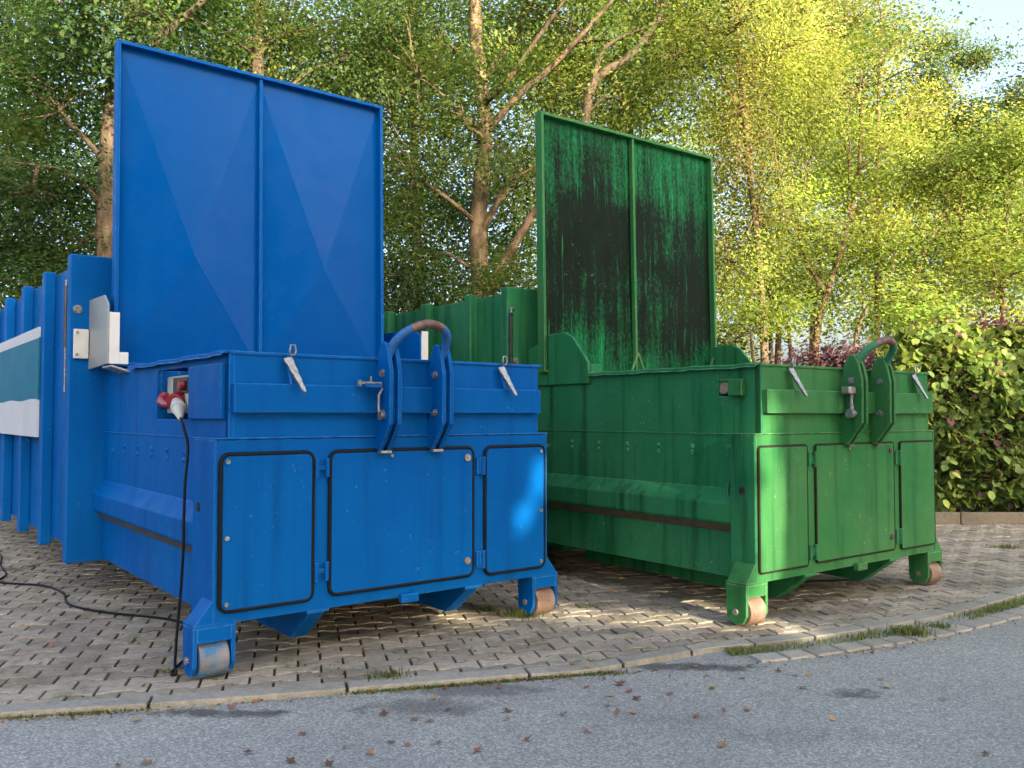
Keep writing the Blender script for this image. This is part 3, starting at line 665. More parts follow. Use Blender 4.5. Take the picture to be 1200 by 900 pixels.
def tree(name, label, trunk, r0, r1, blobs, pal, leaf=.10, per=70, spread=.42, bark='bark_dark', limbs=(), group='trees behind the compactors', flat=.55, droop=.25, keep=None, mat='leaf', weep=0, cat='tree', twr=.012):
    """trunk: polyline of points; blobs: (centre, radii, clusters)"""
    base = trunk[0]; root = tag(empty(name, base), label, cat, group); off = np.array(base)
    tp = catmull(trunk, 5); nt_ = len(tp); tr = [r0 + (r1 - r0) * (i / (nt_ - 1)) ** .8 for i in range(nt_)]; tr[0] *= 1.35; tr[1] *= 1.12
    tr = [r * (1 + .06 * math.sin(i * 2.3)) for i, r in enumerate(tr)]
    MB().tube([tuple(p - off) for p in tp], tr, 12).build('trunk', bark, root, smooth=True)
    for lp in limbs:
        pts, a, b = lp; q = catmull(pts, 5); q = np.concatenate([q, [q[-1] + (q[-1] - q[-3]) * 1.6, q[-1] + (q[-1] - q[-3]) * 3.0 + np.array([0, 0, .1])]]); rr = [a + (b - a) * i / (len(q) - 3) for i in range(len(q) - 2)] + [b * .5, .004]
        MB().tube([tuple(p - off) for p in q], rr, 8).build('limb', bark, root, smooth=True)
    tw = MB(); cl = []; cn = []
    joints = [np.array(p) for p in tp[nt_ // 4:]] + [np.array(p) for lp in limbs for p in catmull(lp[0], 5)[3:]]
    J = np.array(joints)
    for (c, rad, n) in blobs:
        c, rad = np.array(c, float), np.array(rad, float)
        i0 = np.argmin(np.linalg.norm(J - (c - np.array([0, 0, rad[2] * .6])), axis=1)); hub = c * .8 + J[i0] * .2
        if keep is None or keep(np.array(limb_path(J[i0], hub, .1, 9))).all(): tw.tube([tuple(np.array(p) - off) for p in limb_path(J[i0], hub, .1, 6)], [max(.02, min(.05, r1 * .7)) * (1 - .1 * k) for k in range(6)], 6)
        for _ in range(n):
            v = RNG.normal(size=3); v /= np.linalg.norm(v); q = c + v * rad * (RNG.random() ** .45)
            if q[2] < .35: continue
            cl.append(q); w3 = v * .55 + np.array([0, 0, .55]) + RNG.normal(size=3) * .35; cn.append(w3 / np.linalg.norm(w3))
            if RNG.random() < .6 and (keep is None or keep(np.array(limb_path(hub, q, .08, 8))).all()): tw.tube([tuple(np.array(p) - off) for p in limb_path(hub, q, .08, 4)], [twr * 2, twr * 1.5, twr, twr * .4], 4, cap=False)
    if mat == 'leaf': per, leaf = per * 2.6, leaf * .73
    cl = np.array(cl); m = RNG.poisson(per, len(cl)); idx = np.repeat(np.arange(len(cl)), m); N = len(idx)
    d = RNG.normal(size=(N, 3)) * np.array([1, 1, flat]) * spread * (.65 + .7 * RNG.random(len(cl)))[idx][:, None]
    if weep: d[:, 2] -= np.abs(RNG.normal(size=N)) * weep; d[:, :2] *= .55
    P = cl[idx] + d
    tone = (1 + .34 * RNG.normal(size=len(cl))).clip(.55, 1.5)[idx][:, None]
    col = (palette(len(cl), *pal)[idx] * .62 + palette(N, *pal) * .38) * tone
    ok = P[:, 2] > .05
    if keep is not None: ok &= keep(P)
    P, col = P[ok], col[ok]
    if tw.v: tag(tw.build('branches', bark, root, smooth=True, fix=False), kind='stuff')
    leaves('crown', P - off, leaf, mat, root, col, droop=droop, nb=np.array(cn)[idx][ok])
    return root
def straight(px, py_top, Y, lean=0, base_px=None, h=None):
    bx = X(base_px if base_px is not None else px, Y); zt = Zp(py_top, Y)
    return [(bx, Y, -.08), (bx + (X(px, Y) - bx) * .35 + .05, Y, zt * .33), (bx + (X(px, Y) - bx) * .7 - .04, Y, zt * .66), (X(px, Y), Y, zt)]

# the big pale-barked tree between the machines
Y = 16.0
tree('plane_tree', 'big pale-barked tree with thick mottled trunk rising between the two lids', [(X(570, Y), Y, -.08), wp_(566, 400, Y), wp_(560, 262, Y), wp_(568, 150, Y), wp_(556, 20, Y), wp_(560, -110, Y), wp_(550, -260, Y)], .22, .09,
     [(wp_(505, 40, Y + .6), (1.5, 1.0, 1.4), 20), (wp_(470, 70, Y - .8), (.9, 1.2, 1.4), 12), (wp_(615, 30, Y + .9), (1.3, 1.2, 1.3), 18), (wp_(465, 190, Y - 1), (.8, 1.0, 1.4), 13), (wp_(612, 190, Y + .2), (1.0, 1.3, 1.2), 15), (wp_(700, 40, Y), (1.6, 1.5, 1.2), 24), (wp_(560, -130, Y), (3.2, 2.6, 2.2), 40), (wp_(490, 300, Y + .4), (1.0, .8, .8), 9), (wp_(610, 310, Y + .8), (.8, .9, .6), 7), (wp_(535, 120, Y - 1.0), (.45, .4, .8), 5), (wp_(590, 70, Y - 1.1), (.5, .4, .6), 5), (wp_(580, 190, Y - .9), (.35, .4, .3), 2)],
     MIDG, .098, 105, .42, 'bark_plane',
     limbs=[([wp_(566, 345, Y), wp_(600, 290, Y - .3), wp_(632, 238, Y - .6), wp_(665, 200, Y - .8)], .10, .05), ([wp_(570, 150, Y), wp_(610, 105, Y - .4), wp_(650, 70, Y - .7), wp_(700, 15, Y - 1)], .085, .035),
            ([wp_(563, 120, Y), wp_(590, 95, Y - .6), wp_(615, 60, Y - .9), wp_(650, 10, Y - 1.2)], .07, .03), ([wp_(562, 275, Y), wp_(580, 240, Y - .3), wp_(590, 215, Y - .5), wp_(615, 200, Y - .7)], .07, .03), ([wp_(562, 90, Y), wp_(600, 40, Y + .5), wp_(640, -60, Y + .6)], .09, .04)])
Y = 18.5
tree('slender_tree', 'slender tree with thin trunk just right of the blue lid', straight(480, -160, Y, base_px=490), .15, .05,
     [(wp_(470, 80, Y), (1.4, 1.4, 1.7), 20), (wp_(500, 210, Y + .5), (1.2, 1.2, 1.4), 15), (wp_(455, 250, Y), (1.2, 1.2, 1.3), 15), (wp_(480, -100, Y), (2, 2, 2), 20), (wp_(490, 330, Y), (1.2, 1.2, .8), 10)], DARKG, .10, 110, .46)
Y = 14.5
tree('maple_tree', 'dark green tree with forked trunk just left of the blue lid', [(X(118, Y), Y, -.08), wp_(119, 300, Y), wp_(121, 180, Y), wp_(128, 80, Y), wp_(150, 0, Y), wp_(175, -130, Y)], .17, .09,
     [(wp_(60, 120, Y - .5), (1.5, 1.3, 1.0), 19), (wp_(30, 230, Y - .5), (1.3, 1.3, .7), 15), (wp_(90, 20, Y - .5), (1.7, 1.5, 1.1), 22), (wp_(60, 305, Y), (1.2, 1.2, .6), 13), (wp_(190, 10, Y), (1.4, 1.3, 1.0), 15), (wp_(140, -130, Y), (2.6, 2.2, 1.8), 30), (wp_(95, 210, Y + .6), (.8, 1, .9), 10)], DARKG, .11, 105, .42, 'bark_dark',
     limbs=[([wp_(121, 190, Y), wp_(85, 150, Y - .3), wp_(40, 110, Y - .5)], .06, .03), ([wp_(125, 90, Y), wp_(180, 40, Y - .2), wp_(235, -10, Y - .4)], .09, .05), ([wp_(119, 240, Y), wp_(75, 200, Y - .3), wp_(30, 190, Y - .5)], .05, .025)])
Y = 16.5
tree('maple_tree', 'dark green tree at the far left edge above the ribbed container', straight(-40, -150, Y), .2, .09,
     [(wp_(10, 60, Y), (1.6, 1.5, 1.3), 20), (wp_(20, 180, Y), (1.5, 1.5, 1.0), 18), (wp_(-20, 280, Y), (1.6, 1.5, .9), 16), (wp_(70, 290, Y + .8), (1.4, 1.3, .8), 13), (wp_(0, -90, Y), (2.6, 2, 2), 24)], DARKG, .11, 105, .46)
Y = 17.0
tree('maple_tree', 'leafy tree whose crown tops the blue lid', straight(300, -200, Y), .2, .09,
     [(wp_(230, 20, Y), (1.8, 1.5, 1.3), 22), (wp_(330, 30, Y), (1.6, 1.5, 1.3), 22), (wp_(410, 60, Y), (1.4, 1.4, 1.4), 18), (wp_(290, -110, Y), (3, 2.2, 1.8), 30), (wp_(430, 150, Y + .5), (1.0, 1.1, 1.2), 11)], MIDG, .10, 110, .46)
Y = 15.2
tree('limb_tree', 'leaning tree with dark bare limb arching above the green lid', [(X(668, Y), Y, -.08), wp_(676, 300, Y), wp_(688, 128, Y), wp_(705, 84, Y), wp_(742, 58, Y), wp_(777, 8, Y), wp_(810, -70, Y)], .11, .05,
     [(wp_(740, 110, Y + .6), (1.2, 1.2, 1.0), 15), (wp_(810, 60, Y + .3), (1.4, 1.3, 1.3), 18), (wp_(770, -40, Y), (2, 1.8, 1.2), 22), (wp_(660, 100, Y + .9), (.8, .9, .7), 8), (wp_(640, 130, Y + 1.2), (.7, .8, .9), 8)], YELG, .092, 110, .40, 'bark_dark',
     limbs=[([wp_(690, 120, Y), wp_(705, 60, Y - .1), wp_(725, 40, Y - .2), wp_(760, 25, Y - .4)], .05, .02)])
Y = 15.5
tree('birch_tree', 'weeping birch with hanging sprays just right of the green lid', [(X(900, Y), Y, -.08), wp_(893, 330, Y), wp_(880, 190, Y), wp_(870, 60, Y), wp_(860, -120, Y)], .075, .03,
     [(wp_(870, 110, Y - .4), (1.0, 1.2, 1.3), 22), (wp_(890, 240, Y), (.8, 1.1, 1.2), 15), (wp_(855, 20, Y - .5), (1.5, 1.3, 1.1), 22), (wp_(850, 300, Y), (.7, .9, .9), 10), (wp_(930, 40, Y), (1.3, 1.3, 1.2), 20), (wp_(870, -110, Y), (2.2, 1.8, 1.3), 22), (wp_(865, 390, Y), (.7, .7, .5), 7)], GOLD, .072, 150, .36, 'bark_red', weep=.45, flat=.8, droop=.9,
     limbs=[([wp_(880, 180, Y), wp_(905, 150, Y - .3), wp_(915, 200, Y - .4)], .035, .015)])
Y = 17.0
tree('leaning_tree', 'thin reddish trunk leaning right among yellow leaves', [(X(948, Y), Y, -.08), wp_(958, 395, Y), wp_(974, 335, Y), wp_(990, 285, Y), wp_(1010, 200, Y), wp_(1015, 80, Y)], .085, .03,
     [(wp_(1000, 210, Y), (1.3, 1.3, 1.1), 19), (wp_(940, 260, Y - .5), (1.0, 1.1, .9), 13), (wp_(1040, 290, Y), (1.1, 1.1, .8), 13), (wp_(1010, 90, Y), (1.5, 1.4, 1.3), 22), (wp_(930, 345, Y + .4), (.9, 1, .6), 8)], YELG, .092, 120, .42, 'bark_red',
     limbs=[([wp_(970, 345, Y), wp_(945, 300, Y), wp_(935, 255, Y)], .05, .02)])
Y = 16.5
tree('hornbeam_tree', 'yellow-green tree at the right edge, lower than the sky gap', straight(1190, 200, Y, base_px=1160), .08, .03,
     [(wp_(1120, 260, Y), (1.2, 1.2, 1.1), 19), (wp_(1180, 200, Y), (1.2, 1.2, 1.1), 17), (wp_(1110, 190, Y + .5), (1.0, 1.1, .8), 15), (wp_(1170, 330, Y - .8), (1.3, 1.2, .8), 16), (wp_(1225, 270, Y), (1, 1.2, 1.3), 15), (wp_(1060, 350, Y), (1.1, 1.1, .7), 13), (wp_(1190, 160, Y), (.8, .8, .45), 9)], YELG, .092, 120, .42, 'bark_red')
Y = 19.5
tree('tall_tree', 'tall golden-green tree whose crown borders the white sky', straight(1040, 10, Y, base_px=1020), .10, .03,
     [(wp_(985, 20, Y), (1.7, 1.6, 1.6), 28), (wp_(950, 130, Y), (1.5, 1.5, 1.2), 18), (wp_(1070, 130, Y), (1.2, 1.4, 1.1), 15), (wp_(1050, 40, Y), (.6, .9, .9), 8), (wp_(990, -90, Y), (1.5, 1.6, 1.0), 18), (wp_(1030, 250, Y), (1.5, 1.5, .9), 11)], GOLD, .092, 120, .46, 'bark_red')
Y = 21.0
tree('oak_tree', 'green-topped tree sticking up into the white sky at top right', straight(1120, 100, Y, base_px=1100), .08, .03,
     [(wp_(1108, 52, Y), (.6, .6, .42), 12), (wp_(1145, 62, Y), (.5, .5, .16), 7), (wp_(1085, 95, Y), (.7, .6, .6), 15), (wp_(1198, 112, Y), (.45, .6, .55), 13), (wp_(1120, 140, Y), (1.0, .8, .5), 13), (wp_(1180, 165, Y), (1.1, .8, .5), 20), (wp_(1080, 150, Y), (.9, .8, .6), 14), (wp_(1150, 230, Y), (1.6, 1.4, 1.0), 18)], MIDG, .10, 95, .30)
Y = 20.0
tree('hornbeam_tree', 'yellow tree in the second row between the birch and the leaning trunk', straight(925, -60, Y, base_px=905), .09, .03,
     [(wp_(900, 60, Y), (1.6, 1.5, 1.5), 24), (wp_(890, 290, Y), (1.3, 1.4, .9), 11), (wp_(860, 180, Y), (1.5, 1.4, 1.3), 18), (wp_(985, 290, Y), (1.1, 1.4, .7), 8), (wp_(800, 20, Y), (1.8, 1.6, 1.4), 22), (wp_(960, 200, Y), (1.2, 1.4, 1.2), 13)], YELG, .10, 120, .5, 'bark_red')
Y = 21.0
tree('hornbeam_tree', 'yellow-green tree glimpsed behind the top of the green lid', straight(735, -130, Y), .17, .07,
     [(wp_(690, 60, Y), (1.8, 1.5, 1.6), 22), (wp_(760, 90, Y), (1.6, 1.5, 1.4), 20), (wp_(620, 100, Y), (1.4, 1.4, 1.5), 16), (wp_(650, 230, Y), (1.2, 1.3, 1.2), 9), (wp_(720, -60, Y), (2.4, 1.8, 1.4), 24)], YELG, .10, 110, .5)
for i, (px, Y, lab) in enumerate(((908, 18.2, 'thin straight stem left of the leaning trunk'), (922, 21.5, 'pale thin stem in the gap above the green hopper'), (1000, 22, 'thin dark stem right of the leaning trunk'), (1062, 21, 'thin stem above the right end of the green hopper'), (946, 19.0, 'slim reddish stem beside the leaning trunk'))):
    tree('sapling', lab, [(X(px, Y), Y, -.08), wp_(px + 6 * RNG.normal(), 390, Y), wp_(px + 16 * RNG.normal(), 300, Y), wp_(px + 22 * RNG.normal(), 200, Y), wp_(px + 30 * RNG.normal(), 90, Y)], .06, .02, [(wp_(px, 150, Y), (.9, .9, 1.2), 8), (wp_(px + 10, 330, Y), (.8, .8, .5), 4)], YELG, .10, 70, .4, 'bark_red', group='thin stems among the right-hand trees')
# undergrowth
for (px, py, Y, rx, rz, n, pal, lab) in ((470, 318, 14.2, 1.2, .7, 20, DARKG, 'dark bush behind the green container beside the blue lid'), (590, 330, 14.6, 1.1, .5, 14, MIDG, 'lighter bush at the foot of the pale trunk'), (40, 335, 13.2, 1.6, .5, 18, DARKG, 'dark bush above the blue ribbed container'),
        (880, 385, 13.8, .9, .5, 10, YELG, 'yellow-green bush behind the right cheek of the green hopper'), (985, 428, 13.4, 1.0, .36, 13, PURP, 'purple-leaved shrub behind the green hook bail'), (1070, 380, 13.6, .9, .55, 15, YELG, 'bright yellow-green bush above the hedge corner'), (1165, 388, 13.3, .5, .3, 5, PURP, 'purple-leaved sprig on top of the hedge at right')):
    c = wp_(px, py, Y)
    tree('bush', lab, [(c[0], Y, -.08), (c[0] + .1, Y, c[2] * .5), (c[0], Y, c[2])], .05, .02, [(c, (rx, .8, rz), n), ((c[0], Y, c[2] * .55), (rx, .8, max(.4, c[2] * .45)), int(n * 1.2))], pal, .095, 75, .30, group='bushes under the trees', cat='bush')
# far wood: one mass beyond
N = 300000; px = RNG.uniform(-140, 1340, N); Y = RNG.uniform(25, 33, N)
top = np.where(px > 1080, 165 + 20 * np.sin(px * .05), np.where(px > 1040, 120, -60)) + 14 * np.sin(px * .031)
low = np.where((px > 840) & (px < 1090), 385, 430); py = top + (low - top) * RNG.random(N)
K = 1450; kc = RNG.integers(0, N, K); near = RNG.integers(0, K, N)
P = np.stack([X(px[kc], Y[kc])[near], Y[kc][near], Zp(py[kc], Y[kc])[near]], 1) + RNG.normal(size=(N, 3)) * np.array([.62, .6, .42])
kpx = px[kc][near]; warm = (kpx > 620)[:, None]
colr = np.where(warm, palette(N, *YELG), palette(N, *DARKG))
ok = P[:, 2] > .1
fw = leaves('far_wood', P[ok], .135, 'leaf', None, colr[ok]); tag(fw, 'mass of far-off woodland closing the background', 'woodland', kind='stuff')

# hedge with big leaves behind a low edging
HY0, HY1, HX0, HX1, HZ = 11.75, 12.9, 5.35, 11.5, 2.62
hd = tag(empty('hedge', (6.5, HY0 + .3, -.08)), 'leafy green hedge with some purple leaves at the right edge behind low edging', 'hedge'); ho = np.array(hd.location)
st = MB()
for i in range(26):
    x = HX0 + .15 + i * .235; q = (x + RNG.normal() * .05, HY0 + .55 + RNG.normal() * .1, -.08)
    st.tube([tuple(np.array(p) - ho) for p in limb_path(q, (q[0] + RNG.normal() * .2, q[1] + RNG.normal() * .15, 2.3), 0, 5)], [.03, .026, .02, .015, .008], 6)
st.build('stems', 'bark_dark', hd, smooth=True, fix=False)
def hz_top(x): return HZ + .09 * np.sin(x * 3.1) + .06 * np.sin(x * 7.3)
def hedge_pts(n, face):
    x = RNG.uniform(HX0, HX1, n); z = RNG.uniform(.05, 1, n)
    zt = hz_top(x); zz = z * zt
    if face: y = HY0 + .10 * np.sin(x * 2.3 + zz * 1.7) + .07 * np.sin(zz * 5 + x * 4) + np.abs(RNG.normal(size=n)) * .12 - .05 + .25 * np.clip(zz - 2.1, 0, 1)
    else: y = RNG.uniform(HY0 + .2, HY1, n)
    return np.stack([x, y, zz], 1)
LEAF6 = lambda n: palette(n, [(.095, .165, .035), (.14, .215, .045), (.20, .26, .055), (.10, .05, .045), (.06, .11, .024)], (3.5, 3.5, 2.0, .8, 1.4), .2)
big = hedge_pts(300, True); big[:, 0] = RNG.uniform(HX0 + .1, 8.2, 300); big[:, 1] -= .10
hl_mats = []
for i, cc in enumerate([(.10, .16, .036), (.15, .21, .045), (.075, .125, .03), (.085, .040, .040), (.20, .25, .05)]):
    m_, t_, o_ = new_mat('hedge_leaf_%d' % i); g_n = NT(t_); n_ = g_n.noise(g_n.coord(), 18, 3); bsdf(g_n, o_, g_n.mix(n_, tuple(x * .8 for x in cc), tuple(x * 1.2 for x in cc)), .7, 0, .2); hl_mats.append(m_)
lm = []
for mm in hl_mats:
    a = MB(); out = [(0, -.5), (.26, -.42), (.42, -.1), (.36, .22), (.14, .42), (0, .56)]; vs = [(0, y, 0) for _, y in ((0, -.5), (0, -.42), (0, -.1), (0, .22), (0, .42), (0, .56))]
    for k, (x, y) in enumerate(out): a.v.append((0, y, -.10 * (y + .2) ** 2)); a.v.append((x, y, .13 * x - .10 * (y + .2) ** 2)); a.v.append((-x, y, .13 * x - .10 * (y + .2) ** 2))
    for k in range(5): a.f += [(k * 3, k * 3 + 1, k * 3 + 4, k * 3 + 3), (k * 3, k * 3 + 3, k * 3 + 5, k * 3 + 2)]
    me = bpy.data.meshes.new('hedge_leaf'); me.from_pydata(a.v, [], a.f); me.materials.append(mm); lm.append(me)
for i in range(300):
    o = bpy.data.objects.new('hedge_leaf', lm[RNG.choice(5, p=[.32, .25, .22, .08, .13])]); C.objects.link(o); o.parent = hd; sc_ = .108 * RNG.uniform(.7, 1.25)
    o.matrix_local = Matrix.Translation(Vector(big[i] - ho)) @ Matrix.Rotation(RNG.normal() * .6, 4, 'Z') @ Matrix.Rotation(R(52) + RNG.normal() * .35, 4, 'X') @ Matrix.Rotation(math.pi + RNG.normal() * .4, 4, 'Z') @ Matrix.Diagonal((sc_, sc_, sc_, 1))
P = np.concatenate([hedge_pts(15000, True), hedge_pts(9000, False)]); col = LEAF6(len(P)); tone = (1 + .25 * np.sin(P[:, 0] * 5 + P[:, 2] * 3))[:, None]
lit_top = (P[:, 2] > hz_top(P[:, 0]) - .5)[:, None] & (RNG.random((len(P), 1)) < .55); col = np.where(lit_top, palette(len(P), [(.17, .23, .04), (.22, .27, .05), (.13, .19, .03)], (1, 1, 1)), col)  # yellower leaves near the top: light on the hedge put into their colour
tag(leaves('foliage', P - ho, .108, 'leaf', hd, col * tone, up=.15, droop=1.0, asp=.85, six=True), kind='stuff')
ed = tag(empty('edging', (6, 11.45, 0)), 'low brown concrete edging boards in front of the hedge', 'edging', kind='structure')
for i in range(6):
    x = 4.95 + i * 1.0; MB().box(.006, .994, -.04, .04, -.1, .15).build('edging_board', 'edging_concrete', ed, .008).matrix_local = Matrix.Translation((x - 6, -.02 * i + random.uniform(-.006, .006), random.uniform(-.006, .006))) @ Matrix.Rotation(-.02, 4, 'Z')

# grass along the kerb and tufts in the joints
def grass(name, pts, hgt, parent=None, wid=.0032, lean=.5, cols=((.07, .125, .024), (.10, .16, .034), (.15, .18, .05), (.05, .09, .02), (.16, .14, .06))):
    P = np.array(pts, float); n = len(P); h = hgt * RNG.uniform(.45, 1.2, n)[:, None]; a = RNG.uniform(0, 6.28, n); d = np.stack([np.cos(a), np.sin(a), np.zeros(n)], 1); sdv = np.stack([-np.sin(a), np.cos(a), np.zeros(n)], 1) * wid * RNG.uniform(.6, 1.4, n)[:, None]
    l = lean * RNG.uniform(.1, 1.1, n)[:, None]; z = np.array([[0, 0, 1.]])
    m1 = P + z * h * .6 + d * h * l * .35; t = P + z * h * (1 - .35 * l) + d * h * l
    V = np.stack([P - sdv, P + sdv, m1 + sdv * .8, t, m1 - sdv * .8], 1); b = np.arange(n)[:, None] * 5
    F = np.concatenate([b + np.array([[0, 1, 2]]), b + np.array([[0, 2, 4]]), b + np.array([[4, 2, 3]])])
    return np_mesh(name, V.reshape(-1, 3), F, 'leaf', parent, np.repeat(palette(n, list(cols), [1] * len(cols)), 5, axis=0))
pts = []
for s in np.linspace(S2 + .05, arc_of_x(6), 2300):
    p, t, n = edge_at(s); dens = .5 + .5 * math.sin(s * 3.1) * math.sin(s * 1.3 + 1)
    for _ in range(1 + int(dens * 4 * RNG.random() * 1.6)):
        if RNG.random() < .9 - .8 * dens: continue
        o = .19 + .09 * RNG.random() + .022 * RNG.normal(); pts.append((p[0] + n[0] * o, p[1] + n[1] * o, -.03))
tag(grass('kerb_grass', pts, .036, cols=((.10, .17, .035), (.14, .21, .045), (.19, .22, .06), (.07, .12, .03), (.19, .16, .08))), 'green grass strip growing between the kerb and edging setts', 'grass', kind='stuff')
pts = []
for s in np.linspace(arc_of_x(-2.5), S1, 900):
    p, t, n = edge_at(s)
    if math.sin(s * 2.3 + .6) + .6 * math.sin(s * 5.1) > .35 - RNG.random() * .5:
        for _ in range(2): o = -.012 + .014 * RNG.normal(); pts.append((p[0] + n[0] * o, p[1] + n[1] * o, -.03))
tag(grass('moss_fringe', pts, .022, wid=.004), 'thin mossy grass fringe at the foot of the kerb', 'grass', kind='stuff')
# moss and weeds in the paver joints
pts = []
for _ in range(5200):
    r = RNG.integers(0, 60); lx = RNG.uniform(-3.5, 8); ly = r * PH + PH / 2 + RNG.normal() * .006 + PA * (1 if int(math.floor(lx / PL * 2)) % 2 else -1)
    x, y = PO[0] + lx * ca - ly * sa, PO[1] + lx * sa + ly * ca
    if math.sin(x * 2.1 + y * .7) * math.sin(y * 1.9 - x * .8 + 1) < .15 - .3 * RNG.random(): continue
    i = int(np.argmin((KE[:, 0] - x) ** 2 + (KE[:, 1] - y) ** 2))
    if (np.array([x, y]) - KE[i, :2]) @ KE[i, 2:] < .05 or y > 9 or abs(x) > .64 * y: continue
    pts.append((x, y, -.012))
tag(grass('joint_moss', pts, .016, wid=.004, lean=1.0), 'sparse moss and grass sprouting in the paver joints', 'moss', kind='stuff')
def gpt(px, py, z=0):
    f = 1002.27; a = .0366; U = -(py - 450) / f; d = ((px - 600) / f, math.cos(a) - U * math.sin(a), math.sin(a) + U * math.cos(a)); t = (z - 1.4416) / d[2]; return (d[0] * t, d[1] * t, z)
for (px, py, rad, n, h, lab) in ((455, 793, .10, 150, .07, 'grass tuft on the kerb below the blue middle door'), (610, 722, .10, 170, .10, 'grass tuft beside the right roller of the blue compactor'), (575, 716, .06, 60, .08, 'small grass tuft between the blue skid rail and the right roller'), (1066, 741, .10, 220, .075, 'large grass clump on the strip right of the green front roller'), (1100, 733, .07, 90, .05, 'small grass clump at the far end of the kerb strip'),
        (1178, 642, .16, 200, .07, 'grass clump on the pavers near the hedge'), (690, 712, .08, 60, .05, 'low grass sprigs in the sunlit strip between the machines'), (195, 788, .05, 40, .05, 'weed sprig beside the left roller of the blue compactor'), (646, 762, .05, 40, .02, 'mossy tuft in the joint below the sunlit strip'), (15, 668, .12, 90, .05, 'grass tuft at the left edge beside the cable'), (37, 664, .05, 50, .05, 'small tuft by the cable bend'), (905, 728, .06, 40, .03, 'mossy tuft on the sunlit pavers before the green roller')):
    c = gpt(px, py); n = int(n * 1.3); q = RNG.normal(size=(n, 2)) * rad * np.array([.6, .4]); o_ = tag(empty('grass_tuft', c), lab, 'grass', 'grass tufts in the paving')
    tag(grass('blades', np.concatenate([q, np.full((n, 1), -.012)], 1), h * .75, o_), kind='stuff')
# fallen leaves
def leaf_shape(lobes, w_):
    out = []
    for i in range(2 * lobes + 1):
        a = -2.5 + 5.0 * i / (2 * lobes); r = (1.0 if i % 2 else .52) * (1 - .12 * abs(a)); out.append((r * math.sin(a) * w_, r * math.cos(a)))
    return out
FL = []
for i, cc in enumerate([(.20, .095, .05), (.27, .145, .065), (.31, .22, .10), (.12, .06, .038), (.24, .10, .07), (.31, .27, .12)]):
    m_, t_, o_ = new_mat('fallen_%d' % i); g_n = NT(t_); n_ = g_n.noise(g_n.coord(), 3, 4); bsdf(g_n, o_, g_n.mix(g_n.ramp(n_, [(.35, 0), (.65, 1)]), tuple(x * .6 for x in cc), tuple(x * 1.15 for x in cc)), .65, 0, .3)
    a = MB(); sh = leaf_shape(3, .9 if i % 2 else .6); curl = random.uniform(.22, .5); a.v = [(0, -.1, 0)] + [(x, y, curl * (x * x * .8 + .3 * y * y)) for x, y in sh] + [(0, -.75, .12)]
    n = len(sh); a.f = [(0, k + 1, k + 2) for k in range(n - 1)] + [(0, n, n + 1), (0, n + 1, 1)]
    me = bpy.data.meshes.new('fallen_leaf'); me.from_pydata(a.v, [], a.f); me.materials.append(m_); FL.append(me)
NM = ['russet', 'orange-brown', 'tan', 'dark brown', 'reddish', 'yellowish']
spots = [(18, 839, 4), (80, 834, 4), (86, 843, 5), (160, 845, 5), (352, 745, 1), (140, 831, 0), (300, 822, 1), (270, 830, 4), (355, 861, 0), (173, 895, 1), (138, 898, 0), (290, 883, 3), (340, 893, 3), (385, 896, 3),
 (435, 811, 1), (455, 803, 2), (488, 801, 2), (520, 808, 0), (545, 796, 0), (557, 801, 2), (585, 807, 4), (598, 796, 1), (622, 797, 2), (645, 792, 4), (508, 819, 2), (525, 833, 3), (487, 844, 1), (505, 846, 4), (594, 834, 3), (595, 844, 0), (617, 868, 0), (458, 870, 5), (477, 874, 4), (514, 871, 4), (404, 877, 0), (434, 884, 1),
 (687, 858, 0), (688, 806, 4), (726, 803, 3), (730, 800, 0), (745, 789, 2), (715, 816, 2), (713, 827, 2), (723, 836, 0), (737, 811, 4), (742, 836, 2), (786, 814, 4), (815, 782, 2), (834, 808, 2), (828, 793, 4), (848, 833, 4), (877, 833, 2), (870, 795, 5), (878, 781, 0), (912, 788, 3), (931, 792, 5), (942, 807, 3), (948, 792, 2), (835, 807, 2), (876, 833, 2), (1033, 797, 0), (1048, 794, 2), (1040, 806, 5), (976, 844, 2), (1155, 885, 3), (846, 875, 1), (816, 840, 4),
 (1052, 747, 0), (985, 719, 1), (1143, 731, 1), (1135, 715, 0), (1190, 712, 0), (1070, 683, 4), (1165, 662, 0), (185, 740, 1), (258, 715, 1), (70, 703, 4), (60, 758, 4), (48, 778, 1), (118, 781, 4), (330, 776, 2), (795, 706, 1), (717, 694, 1), (955, 748, 2), (450, 838, 3), (560, 880, 4), (660, 838, 3), (745, 820, 3), (1105, 820, 2), (690, 783, 2), (672, 779, 1), (1090, 700, 2), (1140, 690, 4), (1020, 700, 1), (1108, 664, 1)]
def sector(px): return ['at the left edge', 'below the blue left door', 'below the blue middle door', 'below the gap between the machines', 'below the green compactor', 'at the right'][min(5, int(px // 200))]
by = {}
for (px, py, ci) in spots:
    on_road = bool(py > np.interp(px, [0, 170, 450, 700, 880, 1050, 1200], [835, 825, 800, 785, 768, 745, 715]))
    c = gpt(px, py, -.028 if on_road else 0)
    o = bpy.data.objects.new('fallen_leaf', FL[ci]); C.objects.link(o); sz = random.uniform(.026, .044)
    o.matrix_local = Matrix.Translation((c[0], c[1], (-.020 if on_road else .010))) @ Matrix.Rotation(random.uniform(0, 6.28), 4, 'Z') @ Matrix.Rotation(random.gauss(0, .25), 4, 'X') @ Matrix.Diagonal((sz, sz, sz, 1))
    by.setdefault(f'{NM[ci]} fallen leaf on the {"asphalt" if on_road else "pavers"} {sector(px)}', []).append((px, o))
ORD = ['leftmost', 'second-from-left', 'third-from-left', 'fourth-from-left', 'fifth-from-left', 'sixth-from-left', 'seventh-from-left', 'eighth-from-left', 'ninth-from-left']
